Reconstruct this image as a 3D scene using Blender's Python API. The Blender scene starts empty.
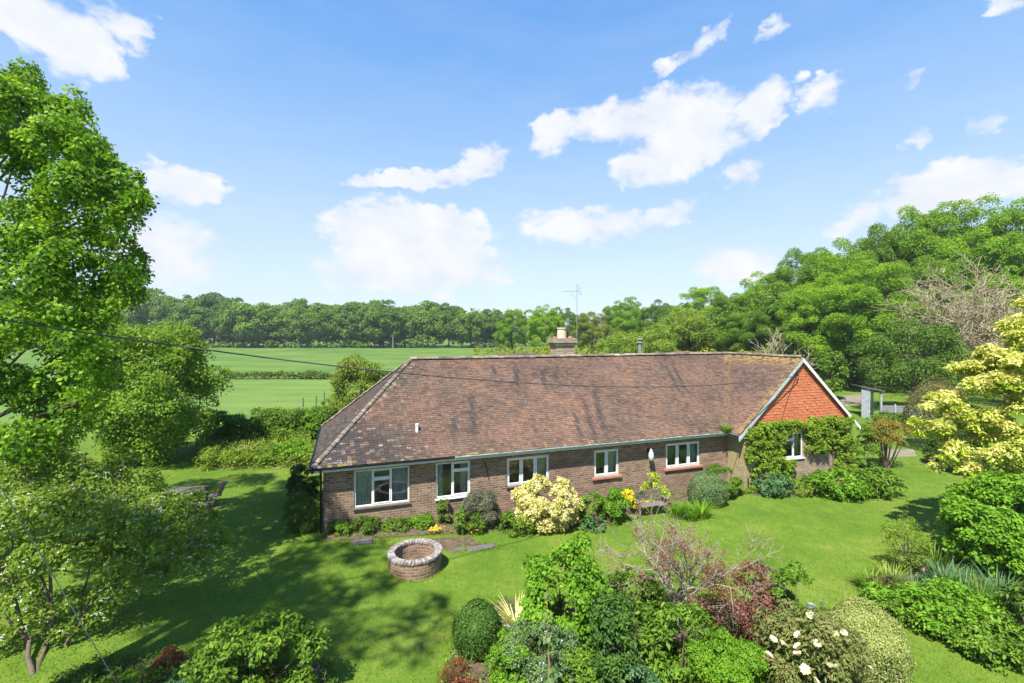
import bpy, math, random
import numpy as np
from mathutils import Vector, Matrix

sc = bpy.context.scene
R = math.radians
# ------------------------------------------------------------------ camera
F, HOR, CH = 466.0, 334.0, 7.0
cam = bpy.data.objects.new('camera', bpy.data.cameras.new('camera'))
sc.collection.objects.link(cam); sc.camera = cam
cam.data.sensor_width = 36; cam.data.lens = F * 36 / 1024
cam.location = (0, 0, CH); cam.rotation_euler = (R(90), 0, 0)
cam.data.shift_y = (HOR - 341.5) / 1024.0
cam.data.clip_end = 6000; cam.data.clip_start = 0.05

# ------------------------------------------------------------------ sun and sky
SUN_EL = 57.0
SUN_AZ = math.atan2(-.431, -.902)           # clockwise from +Y
sd = Vector((math.sin(SUN_AZ) * math.cos(R(SUN_EL)), math.cos(SUN_AZ) * math.cos(R(SUN_EL)), math.sin(R(SUN_EL))))
sl = bpy.data.lights.new('sun', 'SUN'); sl.energy = 4.6; sl.angle = R(0.53); sl.color = (1, .955, .87)
so = bpy.data.objects.new('sun', sl); sc.collection.objects.link(so)
so.rotation_euler = (-sd).to_track_quat('-Z', 'Y').to_euler(); so.location = (0, 0, 60)

world = bpy.data.worlds.new('World'); sc.world = world; world.use_nodes = True
wt = world.node_tree; wn = wt.nodes; wl = wt.links; wn.clear()


def mnode(nt, op, a, b=None, c=None, clamp=False):
    n = nt.nodes.new('ShaderNodeMath'); n.operation = op; n.use_clamp = clamp
    for i, v in enumerate((a, b, c)):
        if v is None: continue
        if isinstance(v, (int, float)): n.inputs[i].default_value = v
        else: nt.links.new(v, n.inputs[i])
    return n.outputs[0]


def build_sky():
    tc = wn.new('ShaderNodeTexCoord'); sep = wn.new('ShaderNodeSeparateXYZ')
    wl.new(tc.outputs['Generated'], sep.inputs[0])
    sky = wn.new('ShaderNodeTexSky'); sky.sky_type = 'NISHITA'; sky.sun_disc = False
    sky.sun_elevation = R(SUN_EL); sky.sun_rotation = SUN_AZ
    sky.altitude = 50; sky.air_density = 1.25; sky.dust_density = .25; sky.ozone_density = 3.2
    az = mnode(wt, 'ARCTAN2', sep.outputs[0], sep.outputs[1])
    el = mnode(wt, 'ARCSINE', sep.outputs[2])
    # domain-warped noise in direction space
    comb = wn.new('ShaderNodeCombineXYZ')
    wl.new(az, comb.inputs[0]); wl.new(mnode(wt, 'MULTIPLY', el, 1.5), comb.inputs[1])
    def noise(scale, detail, rough, off=0.0, dist=0.0):
        n = wn.new('ShaderNodeTexNoise'); n.noise_dimensions = '4D'
        n.inputs['Scale'].default_value = scale; n.inputs['Detail'].default_value = detail
        n.inputs['Roughness'].default_value = rough; n.inputs['W'].default_value = off
        n.inputs['Distortion'].default_value = dist
        wl.new(comb.outputs[0], n.inputs['Vector']); return n.outputs['Fac']
    nz = noise(10, 9, .62, 3.1, .3); nb = noise(28, 6, .6, 7.7)
    warp = wn.new('ShaderNodeTexNoise'); warp.inputs['Scale'].default_value = 9; warp.inputs['Detail'].default_value = 3
    wl.new(comb.outputs[0], warp.inputs['Vector'])
    ws = wn.new('ShaderNodeSeparateXYZ'); wl.new(warp.outputs['Color'], ws.inputs[0])
    w2 = wn.new('ShaderNodeTexNoise'); w2.inputs['Scale'].default_value = 34; w2.inputs['Detail'].default_value = 4
    wl.new(comb.outputs[0], w2.inputs['Vector']); w2s = wn.new('ShaderNodeSeparateXYZ'); wl.new(w2.outputs['Color'], w2s.inputs[0])
    az = mnode(wt, 'ADD', az, mnode(wt, 'MULTIPLY', mnode(wt, 'SUBTRACT', w2s.outputs[0], .5), .07))
    el = mnode(wt, 'ADD', el, mnode(wt, 'MULTIPLY', mnode(wt, 'SUBTRACT', w2s.outputs[1], .5), .045))
    azw = mnode(wt, 'ADD', az, mnode(wt, 'MULTIPLY', mnode(wt, 'SUBTRACT', ws.outputs[0], .5), .10))
    elw = mnode(wt, 'ADD', el, mnode(wt, 'MULTIPLY', mnode(wt, 'SUBTRACT', ws.outputs[1], .5), .05))
    total = None
    # azimuth, elevation, half-width, half-height (degrees of arc) and weight of every cloud
    for (px, py, rx, ry, tilt, w) in CLOUDS:
        dx, dz = (px - 512) / F, (HOR - py) / F
        a0 = math.atan2(dx, 1); e0 = math.asin(dz / math.sqrt(1 + dx * dx + dz * dz))
        k = 1 / (1 + dx * dx)
        ra = rx / F * k; re = ry / F * math.sqrt(k)
        u = mnode(wt, 'SUBTRACT', azw, a0); v = mnode(wt, 'SUBTRACT', elw, e0)
        ct, st = math.cos(R(tilt)), math.sin(R(tilt))
        u2 = mnode(wt, 'ADD', mnode(wt, 'MULTIPLY', u, ct), mnode(wt, 'MULTIPLY', v, st))
        v2 = mnode(wt, 'SUBTRACT', mnode(wt, 'MULTIPLY', v, ct), mnode(wt, 'MULTIPLY', u, st))
        d = mnode(wt, 'ADD', mnode(wt, 'POWER', mnode(wt, 'DIVIDE', u2, ra), 2.0), mnode(wt, 'POWER', mnode(wt, 'DIVIDE', v2, re), 2.0))
        m = mnode(wt, 'MULTIPLY', mnode(wt, 'SUBTRACT', 1.0, d, clamp=True), w)
        total = m if total is None else mnode(wt, 'MAXIMUM', total, m)
    # cloud density: mask plus noise
    dens = mnode(wt, 'ADD', mnode(wt, 'MULTIPLY', total, 1.0), mnode(wt, 'ADD', mnode(wt, 'MULTIPLY', mnode(wt, 'SUBTRACT', nz, .5), 1.9), mnode(wt, 'MULTIPLY', mnode(wt, 'SUBTRACT', nb, .5), .5)))
    dens = mnode(wt, 'MULTIPLY', dens, mnode(wt, 'MULTIPLY', total, 4.0, clamp=True))
    mr = wn.new('ShaderNodeMapRange'); mr.interpolation_type = 'SMOOTHSTEP'
    mr.inputs['From Min'].default_value = .1; mr.inputs['From Max'].default_value = .85
    wl.new(dens, mr.inputs['Value'])
    cov = mr.outputs[0]
    # soft cirrus veil
    st = wn.new('ShaderNodeTexNoise'); st.inputs['Scale'].default_value = 3.2; st.inputs['Detail'].default_value = 7; st.inputs['Roughness'].default_value = .6
    mp = wn.new('ShaderNodeMapping'); mp.inputs['Rotation'].default_value = (0, 0, R(28)); mp.inputs['Scale'].default_value = (.8, 2.6, 1)
    wl.new(comb.outputs[0], mp.inputs[0]); wl.new(mp.outputs[0], st.inputs['Vector'])
    veil = mnode(wt, 'MULTIPLY', mnode(wt, 'SUBTRACT', st.outputs['Fac'], .42, clamp=True), .32)
    cov2 = mnode(wt, 'MAXIMUM', mnode(wt, 'MULTIPLY', cov, .96), veil)
    # clear-sky colour by height: a deep blue overhead paling to the horizon, laid over the sky model
    gr = wn.new('ShaderNodeValToRGB'); cr = gr.color_ramp
    stops = [(0.0, (.66, .80, .95)), (.09, (.61, .755, .95)), (.2, (.405, .62, .93)), (.32, (.205, .455, .895)), (.43, (.115, .345, .85)), (1.0, (.05, .2, .6))]
    while len(cr.elements) < len(stops): cr.elements.new(.5)
    for i, (p, c) in enumerate(stops): cr.elements[i].position = p; cr.elements[i].color = c + (1,)
    wl.new(mnode(wt, 'MULTIPLY', mnode(wt, 'ARCSINE', sep.outputs[2]), 1 / 1.5708, clamp=True), gr.inputs[0])
    gs = wn.new('ShaderNodeVectorMath'); gs.operation = 'SCALE'; gs.inputs['Scale'].default_value = SKY_GAIN
    wl.new(gr.outputs[0], gs.inputs[0])
    mul = wn.new('ShaderNodeMix'); mul.data_type = 'RGBA'; mul.inputs[0].default_value = .85
    wl.new(sky.outputs[0], mul.inputs[6]); wl.new(gs.outputs[0], mul.inputs[7])
    mix = wn.new('ShaderNodeMix'); mix.data_type = 'RGBA'
    wl.new(cov2, mix.inputs[0]); wl.new(mul.outputs[2], mix.inputs[6])
    ccol = wn.new('ShaderNodeValToRGB')
    ccol.color_ramp.elements[0].position = .25; ccol.color_ramp.elements[0].color = CLOUD_LO
    ccol.color_ramp.elements[1].position = .75; ccol.color_ramp.elements[1].color = CLOUD_HI
    wl.new(nz, ccol.inputs[0])
    vm = wn.new('ShaderNodeVectorMath'); vm.operation = 'SCALE'; vm.inputs['Scale'].default_value = CLOUD_GAIN
    wl.new(ccol.outputs[0], vm.inputs[0]); wl.new(vm.outputs[0], mix.inputs[7])
    bg = wn.new('ShaderNodeBackground'); bg.inputs['Strength'].default_value = SKY_STRENGTH
    out = wn.new('ShaderNodeOutputWorld')
    wl.new(mix.outputs[2], bg.inputs['Color']); wl.new(bg.outputs[0], out.inputs['Surface'])


SKY_STRENGTH = .12; SKY_GAIN = 3.65
CLOUD_GAIN = 3.75; CLOUD_LO = (.72, .77, .88, 1); CLOUD_HI = (1, 1, 1, 1)
# px, py in the photo -> direction; half-width, half-height, tilt, weight
CLOUDS = [(40, 20, 85, 38, 0, 1.0), (75, 52, 50, 40, 30, 1.0), (120, 28, 50, 22, 0, .9),
          (180, 182, 60, 24, 0, 1.0), (165, 250, 85, 45, 0, .95),
          (420, 177, 88, 11, 7, 1.15), (480, 164, 42, 17, 20, 1.0),
          (410, 232, 100, 36, 0, 1.7), (415, 268, 120, 34, 0, 1.15),
          (580, 225, 80, 22, 0, .95), (665, 212, 45, 16, 8, .75),
          (560, 132, 40, 20, 12, 1.0), (640, 115, 85, 26, 4, 1.1), (690, 140, 75, 40, 20, 1.15), (640, 165, 40, 22, 0, .95), (765, 108, 45, 24, 25, 1.0),
          (828, 95, 34, 20, 20, .75), (745, 172, 26, 20, 30, .75),
          (695, 48, 52, 11, 20, .75), (768, 36, 24, 13, 12, .8),
          (940, 190, 90, 28, 0, 1.1), (1000, 185, 80, 24, 0, 1.05), (735, 265, 60, 26, 10, .85), (860, 215, 50, 18, 20, .7),
          (1015, 5, 30, 14, 0, .7), (985, 120, 28, 22, 0, .45), (915, 145, 18, 12, 0, .5), (905, 85, 16, 7, 0, .5)]
build_sky()
sc.view_settings.view_transform = 'Standard'; sc.view_settings.look = 'None'
sc.view_settings.exposure = 1.25; sc.view_settings.gamma = 1
sc.cycles.use_denoising = True
sc.cycles.max_bounces = 6; sc.cycles.diffuse_bounces = 3; sc.cycles.glossy_bounces = 2; sc.cycles.transmission_bounces = 3; sc.cycles.transparent_max_bounces = 6
sc.cycles.caustics_reflective = False; sc.cycles.caustics_refractive = False

# ------------------------------------------------------------------ helpers
COL = sc.collection
HAZE = .0003
rng = np.random.default_rng(11)
random.seed(5)


def tag(o, label=None, cat=None, group=None, kind=None):
    if label: o['label'] = label
    if cat: o['category'] = cat
    if group: o['group'] = group
    if kind: o['kind'] = kind
    return o


def empty(name, loc=(0, 0, 0), rz=0.0, parent=None):
    o = bpy.data.objects.new(name, None); COL.objects.link(o)
    o.location = loc; o.rotation_euler = (0, 0, rz); o.empty_display_size = .3
    if parent: o.parent = parent
    return o


def S(t):
    t = min(1.0, max(0.0, t)); return t * t * (3 - 2 * t)


def vS(t):
    t = np.clip(t, 0, 1); return t * t * (3 - 2 * t)


def g(x, y):
    near = -0.3 * S((x + 7) / 5) * (1 - S((y - 30) / 25))
    return near + 1.35 * S((y - 45) / 155)


def gv(x, y):
    return -0.3 * vS((x + 7) / 5) * (1 - vS((y - 30) / 25)) + 1.35 * vS((y - 45) / 155)


def G(px, py):
    """ground point seen at a pixel of the photo"""
    z = 0
    for _ in range(20):
        d = F * (CH - z) / (py - HOR); x = (px - 512) / F * d; z = g(x, d)
    return Vector((x, d, z))


def P(px, py, d):
    return Vector(((px - 512) / F * d, d, CH + (HOR - py) / F * d))


def X(px, d):
    return (px - 512) / F * d


class MB:
    def __init__(s): s.v = []; s.f = []; s.uv = []; s.sm = False
    def add(s, vs, fs, uvs=None):
        b = len(s.v); s.v += [tuple(v) for v in vs]
        for i, f in enumerate(fs):
            s.f.append(tuple(k + b for k in f))
            s.uv.append(uvs[i] if uvs else None)
        return s
    def box(s, x0, x1, y0, y1, z0, z1, M=None):
        vs = [Vector((x, y, z)) for z in (z0, z1) for y in (y0, y1) for x in (x0, x1)]
        if M is not None: vs = [M @ v for v in vs]
        fs = [(0, 2, 3, 1), (4, 5, 7, 6), (0, 1, 5, 4), (2, 6, 7, 3), (0, 4, 6, 2), (1, 3, 7, 5)]
        dx, dy, dz = x1 - x0, y1 - y0, z1 - z0
        uvs = [[(0, 0), (0, dy), (dx, dy), (dx, 0)], [(0, 0), (dx, 0), (dx, dy), (0, dy)],
               [(x0, z0), (x1, z0), (x1, z1), (x0, z1)], [(x0, z0), (x0, z1), (x1, z1), (x1, z0)],
               [(y0, z0), (y0, z1), (y1, z1), (y1, z0)], [(y0, z0), (y1, z0), (y1, z1), (y0, z1)]]
        return s.add(vs, fs, uvs)
    def bar(s, p, q, w, h=None, up=(0, 0, 1)):
        p, q = Vector(p), Vector(q); d = q - p; L = d.length
        if L < 1e-6: return s
        y = d / L; u = Vector(up)
        if abs(y.dot(u)) > .97: u = Vector((1, 0, 0))
        x = y.cross(u).normalized(); z = x.cross(y)
        M = Matrix((x, y, z)).transposed().to_4x4(); M.translation = p
        h = h or w
        return s.box(-w / 2, w / 2, 0, L, -h / 2, h / 2, M)
    def tube(s, pts, rad, n=7, cap=True):
        pts = [Vector(p) for p in pts]
        if isinstance(rad, (int, float)): rad = [rad] * len(pts)
        vs = []; fs = []
        ref = Vector((.31, .87, .38))
        for i, p in enumerate(pts):
            a = pts[max(0, i - 1)]; b = pts[min(len(pts) - 1, i + 1)]
            t = (b - a)
            t = t.normalized() if t.length > 1e-9 else Vector((0, 0, 1))
            r0 = ref if abs(t.dot(ref)) < .95 else Vector((1, 0, 0))
            x = t.cross(r0).normalized(); y = t.cross(x)
            for k in range(n):
                an = 2 * math.pi * k / n
                vs.append(p + (x * math.cos(an) + y * math.sin(an)) * rad[i])
        for i in range(len(pts) - 1):
            for k in range(n):
                k2 = (k + 1) % n
                fs.append((i * n + k, i * n + k2, (i + 1) * n + k2, (i + 1) * n + k))
        if cap:
            fs.append(tuple(range(n))[::-1]); fs.append(tuple((len(pts) - 1) * n + k for k in range(n)))
        return s.add(vs, fs)
    def lathe(s, prof, c=(0, 0, 0), n=28, close=True):
        vs = []; fs = []; m = len(prof)
        for r, z in prof:
            for k in range(n):
                a = 2 * math.pi * k / n
                vs.append((c[0] + r * math.cos(a), c[1] + r * math.sin(a), c[2] + z))
        for i in range(m - 1):
            for k in range(n):
                k2 = (k + 1) % n
                fs.append((i * n + k, i * n + k2, (i + 1) * n + k2, (i + 1) * n + k))
        if close:
            fs.append(tuple(range(n))[::-1]); fs.append(tuple((m - 1) * n + k for k in range(n)))
        uvs = [[(vs[i][0], vs[i][2]) for i in f] for f in fs]
        for q in range((m - 1) * n):
            i, k = divmod(q, n)
            u0, u1 = k / n, (k + 1) / n
            uvs[q] = [(u0, prof[i][1]), (u1, prof[i][1]), (u1, prof[i + 1][1]), (u0, prof[i + 1][1])]
        return s.add(vs, fs, uvs)
    def build(s, name, mat=None, parent=None, loc=None, smooth=False, uv=False, bevel=0):
        me = bpy.data.meshes.new(name); me.from_pydata(s.v, [], s.f)
        if uv:
            l = me.uv_layers.new(name='UVMap'); i = 0; buf = []
            for f, u in zip(s.f, s.uv):
                buf += [c for q in (u or [(0, 0)] * len(f)) for c in q]
            l.data.foreach_set('uv', buf)
        if smooth: me.shade_smooth()
        if mat: me.materials.append(mat)
        me.update()
        o = bpy.data.objects.new(name, me); COL.objects.link(o)
        if parent: o.parent = parent
        if loc is not None: o.location = loc
        if bevel:
            m = o.modifiers.new('bevel', 'BEVEL'); m.width = bevel; m.segments = 2; m.limit_method = 'ANGLE'
        return o


def np_mesh(name, V, quads, mat, parent=None, attrs=None, smooth=False, loc=None):
    """quads (n,4) or (n,3) index array; attrs: name -> per-face floats"""
    V = np.ascontiguousarray(V, np.float32); quads = np.ascontiguousarray(quads, np.int32)
    k = quads.shape[1]
    me = bpy.data.meshes.new(name)
    me.vertices.add(len(V)); me.vertices.foreach_set('co', V.ravel())
    me.loops.add(quads.size); me.loops.foreach_set('vertex_index', quads.ravel())
    me.polygons.add(len(quads)); me.polygons.foreach_set('loop_start', np.arange(0, quads.size, k, dtype=np.int32))
    me.update(calc_edges=True)
    if attrs:
        for nm, a in attrs.items():
            at = me.attributes.new(nm, 'FLOAT', 'FACE'); at.data.foreach_set('value', np.ascontiguousarray(a, np.float32))
    me.shade_smooth() if smooth else me.shade_flat()
    if mat: me.materials.append(mat)
    o = bpy.data.objects.new(name, me); COL.objects.link(o)
    if parent: o.parent = parent
    if loc is not None: o.location = loc
    return o


def unit(a):
    return a / np.maximum(np.linalg.norm(a, axis=-1, keepdims=True), 1e-9)


def rdir(n):
    return unit(rng.normal(size=(n, 3)))


def leaf_geo(C, N, T, L, W, fold=.12):
    """diamond leaves at C with normal N, pointing along T"""
    N = unit(N); T = unit(T - N * (T * N).sum(1, keepdims=True)); B = np.cross(N, T)
    n = len(C); L = np.broadcast_to(np.asarray(L, float), (n,))[:, None]; W = np.broadcast_to(np.asarray(W, float), (n,))[:, None]
    V = np.empty((n, 4, 3))
    V[:, 0] = C - T * L * .5; V[:, 2] = C + T * L * .5
    mid = C - T * L * .06 + N * L * fold
    V[:, 1] = mid + B * W * .5; V[:, 3] = mid - B * W * .5
    return V.reshape(-1, 3), np.arange(n * 4).reshape(n, 4)


def leaves(name, C, N, T, L, W, mat, parent=None, tint=None, loc=None, fold=.12):
    V, Q = leaf_geo(C, N, T, L, W, fold)
    if tint is None: tint = rng.random(len(C))
    return np_mesh(name, V, Q, mat, parent, {'tint': tint}, smooth=True, loc=loc)


def clump_leaves(cl, n_spray, n_leaf, spray_r, up=.35, shell=.55, centre=None, jit=.55, under=.25):
    """cl (K,4): clump centre+radius. Sprays sit on the clumps' shells, leaves sit in the sprays. Returns centres, normals, directions"""
    K = len(cl); w = cl[:, 3] ** 2; pick = rng.choice(K, K * n_spray, p=w / w.sum()); cc = cl[pick, :3]; rr = cl[pick, 3]
    d = rdir(K * n_spray)
    if centre is not None:
        o = unit(cc - np.asarray(centre)[None]); d = unit(d + .45 * o)
    low = d[:, 2] < -.2
    d[low & (rng.random(len(d)) > under), 2] *= -1
    rad = rr * (shell + (1 - shell) * rng.random(len(d)) ** .6)
    p = cc + d * rad[:, None] * np.array([1, 1, .8])
    n = unit(d + np.array([0, 0, up]) * 2 + rng.normal(size=d.shape) * .25)
    M = len(p)
    pc = np.repeat(p, n_leaf, 0); nn = np.repeat(n, n_leaf, 0); dd = np.repeat(d, n_leaf, 0)
    off = rng.normal(size=pc.shape); off -= nn * (off * nn).sum(1, keepdims=True)
    off = unit(off) * (spray_r * rng.random(len(pc)) ** .55)[:, None]
    C = pc + off + nn * rng.normal(size=(len(pc), 1)) * spray_r * .18
    Nn = unit(nn + rng.normal(size=nn.shape) * jit)
    T = unit(off + dd * spray_r * .6 + rng.normal(size=nn.shape) * spray_r * .5 + np.array([0, 0, -spray_r * .3]))
    t = np.clip(np.repeat(rng.random(M), n_leaf) * .6 + rng.random(len(C)) * .4, 0, 1)
    return C, Nn, T, t


def ell_clumps(c, rx, ry, rz, K, rc, lo=-1.0, fill=.35, rough=.16):
    """clumps over an ellipsoid (centre c); lo = lowest unit z kept"""
    out = []
    while len(out) < K:
        d = rng.normal(size=3); d /= np.linalg.norm(d)
        if d[2] < lo: continue
        f = (1 - rng.random() * fill) if rng.random() < .8 else rng.random() ** .5
        f = min(1.04, f * (1 + rng.normal() * rough * .6))
        r = rc * (.7 + .6 * rng.random())
        out.append((c[0] + d[0] * f * (rx - r * .6), c[1] + d[1] * f * (ry - r * .6), c[2] + d[2] * f * (rz - r * .6), r))
    return np.array(out)


# ------------------------------------------------------------------ materials
def newmat(name):
    m = bpy.data.materials.new(name); m.use_nodes = True; nt = m.node_tree
    return m, nt, nt.nodes['Principled BSDF']


def plain(name, col, rough=.6, spec=.3, metal=0, var=.12, scale=8.0, bump=0.0, bscale=60):
    m, nt, b = newmat(name)
    b.inputs['Roughness'].default_value = rough; b.inputs['Metallic'].default_value = metal
    b.inputs['Specular IOR Level'].default_value = spec
    tc = nt.nodes.new('ShaderNodeTexCoord')
    n = nt.nodes.new('ShaderNodeTexNoise'); n.inputs['Scale'].default_value = scale; n.inputs['Detail'].default_value = 6
    nt.links.new(tc.outputs['Object'], n.inputs['Vector'])
    r = nt.nodes.new('ShaderNodeValToRGB')
    r.color_ramp.elements[0].position = .3; r.color_ramp.elements[1].position = .7
    r.color_ramp.elements[0].color = tuple(c * (1 - var) for c in col) + (1,)
    r.color_ramp.elements[1].color = tuple(min(1, c * (1 + var)) for c in col) + (1,)
    nt.links.new(n.outputs['Fac'], r.inputs[0]); nt.links.new(r.outputs[0], b.inputs['Base Color'])
    if bump:
        n2 = nt.nodes.new('ShaderNodeTexNoise'); n2.inputs['Scale'].default_value = bscale; n2.inputs['Detail'].default_value = 5
        nt.links.new(tc.outputs['Object'], n2.inputs['Vector'])
        bp = nt.nodes.new('ShaderNodeBump'); bp.inputs['Strength'].default_value = bump; bp.inputs['Distance'].default_value = .02
        nt.links.new(n2.outputs['Fac'], bp.inputs['Height']); nt.links.new(bp.outputs[0], b.inputs['Normal'])
    return m


def ramp(nt, fac, cols, pos=None, interp='LINEAR'):
    r = nt.nodes.new('ShaderNodeValToRGB'); cr = r.color_ramp; cr.interpolation = interp
    n = len(cols)
    while len(cr.elements) < n: cr.elements.new(.5)
    for i, c in enumerate(cols):
        cr.elements[i].position = pos[i] if pos else i / (n - 1)
        cr.elements[i].color = tuple(c[:3]) + (1,)
    nt.links.new(fac, r.inputs[0]); return r.outputs[0]


def mixc(nt, fac, a, b, mode='MIX'):
    n = nt.nodes.new('ShaderNodeMix'); n.data_type = 'RGBA'; n.blend_type = mode
    for s, v in ((0, fac), (6, a), (7, b)):
        if isinstance(v, (int, float)): n.inputs[s].default_value = v
        elif isinstance(v, tuple): n.inputs[s].default_value = v[:3] + (1,)
        else: nt.links.new(v, n.inputs[s])
    return n.outputs[2]


def noise(nt, vec, scale, detail=5, rough=.55, dist=0):
    n = nt.nodes.new('ShaderNodeTexNoise'); n.inputs['Scale'].default_value = scale
    n.inputs['Detail'].default_value = detail; n.inputs['Roughness'].default_value = rough; n.inputs['Distortion'].default_value = dist
    if vec is not None: nt.links.new(vec, n.inputs['Vector'])
    return n.outputs['Fac']


def attr(nt, name):
    a = nt.nodes.new('ShaderNodeAttribute'); a.attribute_name = name; return a.outputs['Fac']


LEAFK = (1.74, 1.66, 1.22)


def leafmat(name, cols, trans=.4, rough=.55, spec=.14, nscale=.6, namt=.5, objvar=0.0):
    """leaf colour by per-leaf tint shifted by a soft noise in the plant; reflective front, light passing through"""
    m, nt, b = newmat(name)
    cols = [(c[0] * LEAFK[0], c[1] * LEAFK[1], c[2] * LEAFK[2]) for c in cols] if max(cols[-1]) < .5 else cols
    t = attr(nt, 'tint')
    geo = nt.nodes.new('ShaderNodeNewGeometry')
    nz = noise(nt, geo.outputs['Position'], nscale, 3)
    f = mnode(nt, 'ADD', t, mnode(nt, 'MULTIPLY', mnode(nt, 'SUBTRACT', nz, .5), namt * 2))
    if objvar:
        oi = nt.nodes.new('ShaderNodeObjectInfo')
        f = mnode(nt, 'ADD', f, mnode(nt, 'MULTIPLY', mnode(nt, 'SUBTRACT', oi.outputs['Random'], .5), objvar))
    c = ramp(nt, f, cols)
    nt.links.new(c, b.inputs['Base Color']); b.inputs['Roughness'].default_value = rough
    b.inputs['Specular IOR Level'].default_value = spec
    tr = nt.nodes.new('ShaderNodeBsdfTranslucent')
    tc = mixc(nt, 1.0, c, (1.25, 1.15, .55), 'MULTIPLY'); nt.links.new(tc, tr.inputs['Color'])
    mx = nt.nodes.new('ShaderNodeMixShader'); mx.inputs[0].default_value = trans
    nt.links.new(b.outputs[0], mx.inputs[1]); nt.links.new(tr.outputs[0], mx.inputs[2])
    nt.links.new(mx.outputs[0], nt.nodes['Material Output'].inputs['Surface'])
    return m


M = {}
M['oak'] = leafmat('oak leaf', [(.022, .06, .007), (.055, .13, .012), (.11, .22, .02), (.2, .3, .035)], .42)
M['woodA'] = leafmat('wood leaf', [(.06, .12, .012), (.105, .205, .018), (.17, .285, .026)], .45, nscale=.25, objvar=.5)
M['woodB'] = leafmat('wood leaf dark', [(.045, .09, .012), (.075, .145, .018), (.115, .2, .025)], .4, nscale=.25, objvar=.4)
M['woodC'] = leafmat('wood leaf olive', [(.07, .095, .015), (.12, .16, .025), (.19, .22, .04)], .35, nscale=.25, objvar=.4)
M['farA'] = leafmat('far leaf', [(.04, .085, .018), (.064, .124, .022), (.098, .165, .028)], .25, nscale=.12, objvar=.6)
M['farB'] = leafmat('far leaf bright', [(.05, .10, .02), (.08, .15, .026), (.12, .20, .034)], .25, nscale=.12, objvar=.5)
M['maple'] = leafmat('bushy tree leaf', [(.06, .115, .018), (.105, .19, .028), (.165, .26, .045)], .45)
M['haw'] = leafmat('small tree leaf', [(.06, .11, .018), (.105, .175, .03), (.165, .245, .055)], .5, nscale=1.2)
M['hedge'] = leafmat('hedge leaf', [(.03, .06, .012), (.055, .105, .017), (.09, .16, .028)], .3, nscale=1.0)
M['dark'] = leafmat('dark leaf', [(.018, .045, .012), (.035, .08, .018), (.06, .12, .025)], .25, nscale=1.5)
M['mid'] = leafmat('mid leaf', [(.036, .072, .012), (.068, .135, .018), (.12, .21, .028)], .35, nscale=1.5)
M['bright'] = leafmat('bright leaf', [(.048, .115, .012), (.088, .195, .018), (.145, .265, .03)], .4, nscale=1.5)
M['lime'] = leafmat('lime leaf', [(.12, .19, .012), (.19, .28, .02), (.28, .36, .04)], .4, nscale=1.5)
M['fruit'] = leafmat('fruit tree leaf', [(.06, .10, .015), (.11, .16, .028), (.18, .22, .06)], .4, nscale=1.5)
M['yellow'] = leafmat('golden leaf', [(.33, .38, .07), (.55, .56, .15), (.77, .74, .34)], .4, nscale=1.2, namt=.4)
M['varieg'] = leafmat('variegated leaf', [(.22, .26, .03), (.5, .47, .10), (.66, .62, .32), (.74, .7, .46)], .3, nscale=2.5, namt=.3)
M['olive'] = leafmat('olive brown leaf', [(.055, .06, .026), (.085, .088, .04), (.125, .12, .06)], .25, nscale=1.5)
M['grey'] = leafmat('grey green leaf', [(.045, .085, .04), (.08, .135, .065), (.135, .19, .11)], .25, nscale=2)
M['blue'] = leafmat('blue green leaf', [(.026, .07, .035), (.045, .105, .052), (.08, .155, .085)], .25, nscale=2)
M['pale'] = leafmat('pale clipped leaf', [(.105, .14, .045), (.165, .205, .075), (.25, .28, .13)], .25, nscale=2)
M['red'] = leafmat('red leaf', [(.07, .028, .028), (.13, .056, .054), (.20, .105, .095)], .35, nscale=2)
M['purple'] = leafmat('purple grey leaf', [(.05, .06, .045), (.085, .10, .08), (.13, .125, .125)], .25, nscale=2)
M['orange'] = leafmat('orange green leaf', [(.09, .11, .02), (.15, .14, .03), (.22, .15, .05)], .35, nscale=2)
M['peony'] = leafmat('tree peony leaf', [(.06, .085, .03), (.10, .13, .045), (.15, .13, .075)], .3, nscale=3)
M['ivy'] = leafmat('climber leaf', [(.05, .09, .012), (.10, .17, .018), (.17, .25, .03)], .35, nscale=2)
M['nettle'] = leafmat('verge leaf', [(.06, .10, .015), (.11, .18, .025), (.18, .25, .05)], .35, nscale=1)
M['straw'] = leafmat('dry grass', [(.2, .18, .09), (.32, .27, .14), (.42, .36, .2)], .3, nscale=2)
M['white_fl'] = leafmat('white flower', [(.55, .55, .42), (.72, .7, .58), (.8, .8, .72)], .2, nscale=2)
M['cream_fl'] = leafmat('cream petal', [(.72, .64, .36), (.8, .74, .5), (.85, .8, .6)], .25, nscale=2)
M['yellow_fl'] = leafmat('yellow flower', [(.5, .42, .02), (.68, .56, .02), (.78, .66, .05)], .2, nscale=2)
M['orange_fl'] = leafmat('orange flower', [(.6, .2, .02), (.75, .32, .03), (.75, .42, .05)], .2, nscale=2)
M['brown'] = leafmat('red brown leaf', [(.05, .018, .012), (.09, .035, .02), (.15, .07, .035)], .2, nscale=2)
M['pink_fl'] = leafmat('pink flower', [(.5, .22, .22), (.62, .34, .32), (.7, .45, .42)], .2, nscale=2)
M['blue_fl'] = leafmat('blue flower', [(.25, .3, .5), (.36, .42, .62), (.5, .55, .7)], .2, nscale=2)
M['fallow'] = leafmat('copper leaf', [(.22, .07, .02), (.36, .13, .04), (.45, .22, .08)], .3, nscale=2)
M['bark'] = plain('bark', (.12, .095, .07), .9, .1, var=.4, scale=6, bump=.6, bscale=25)
M['barkpale'] = plain('pale bark', (.3, .265, .235), .9, .1, var=.3, scale=8, bump=.4)
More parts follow.
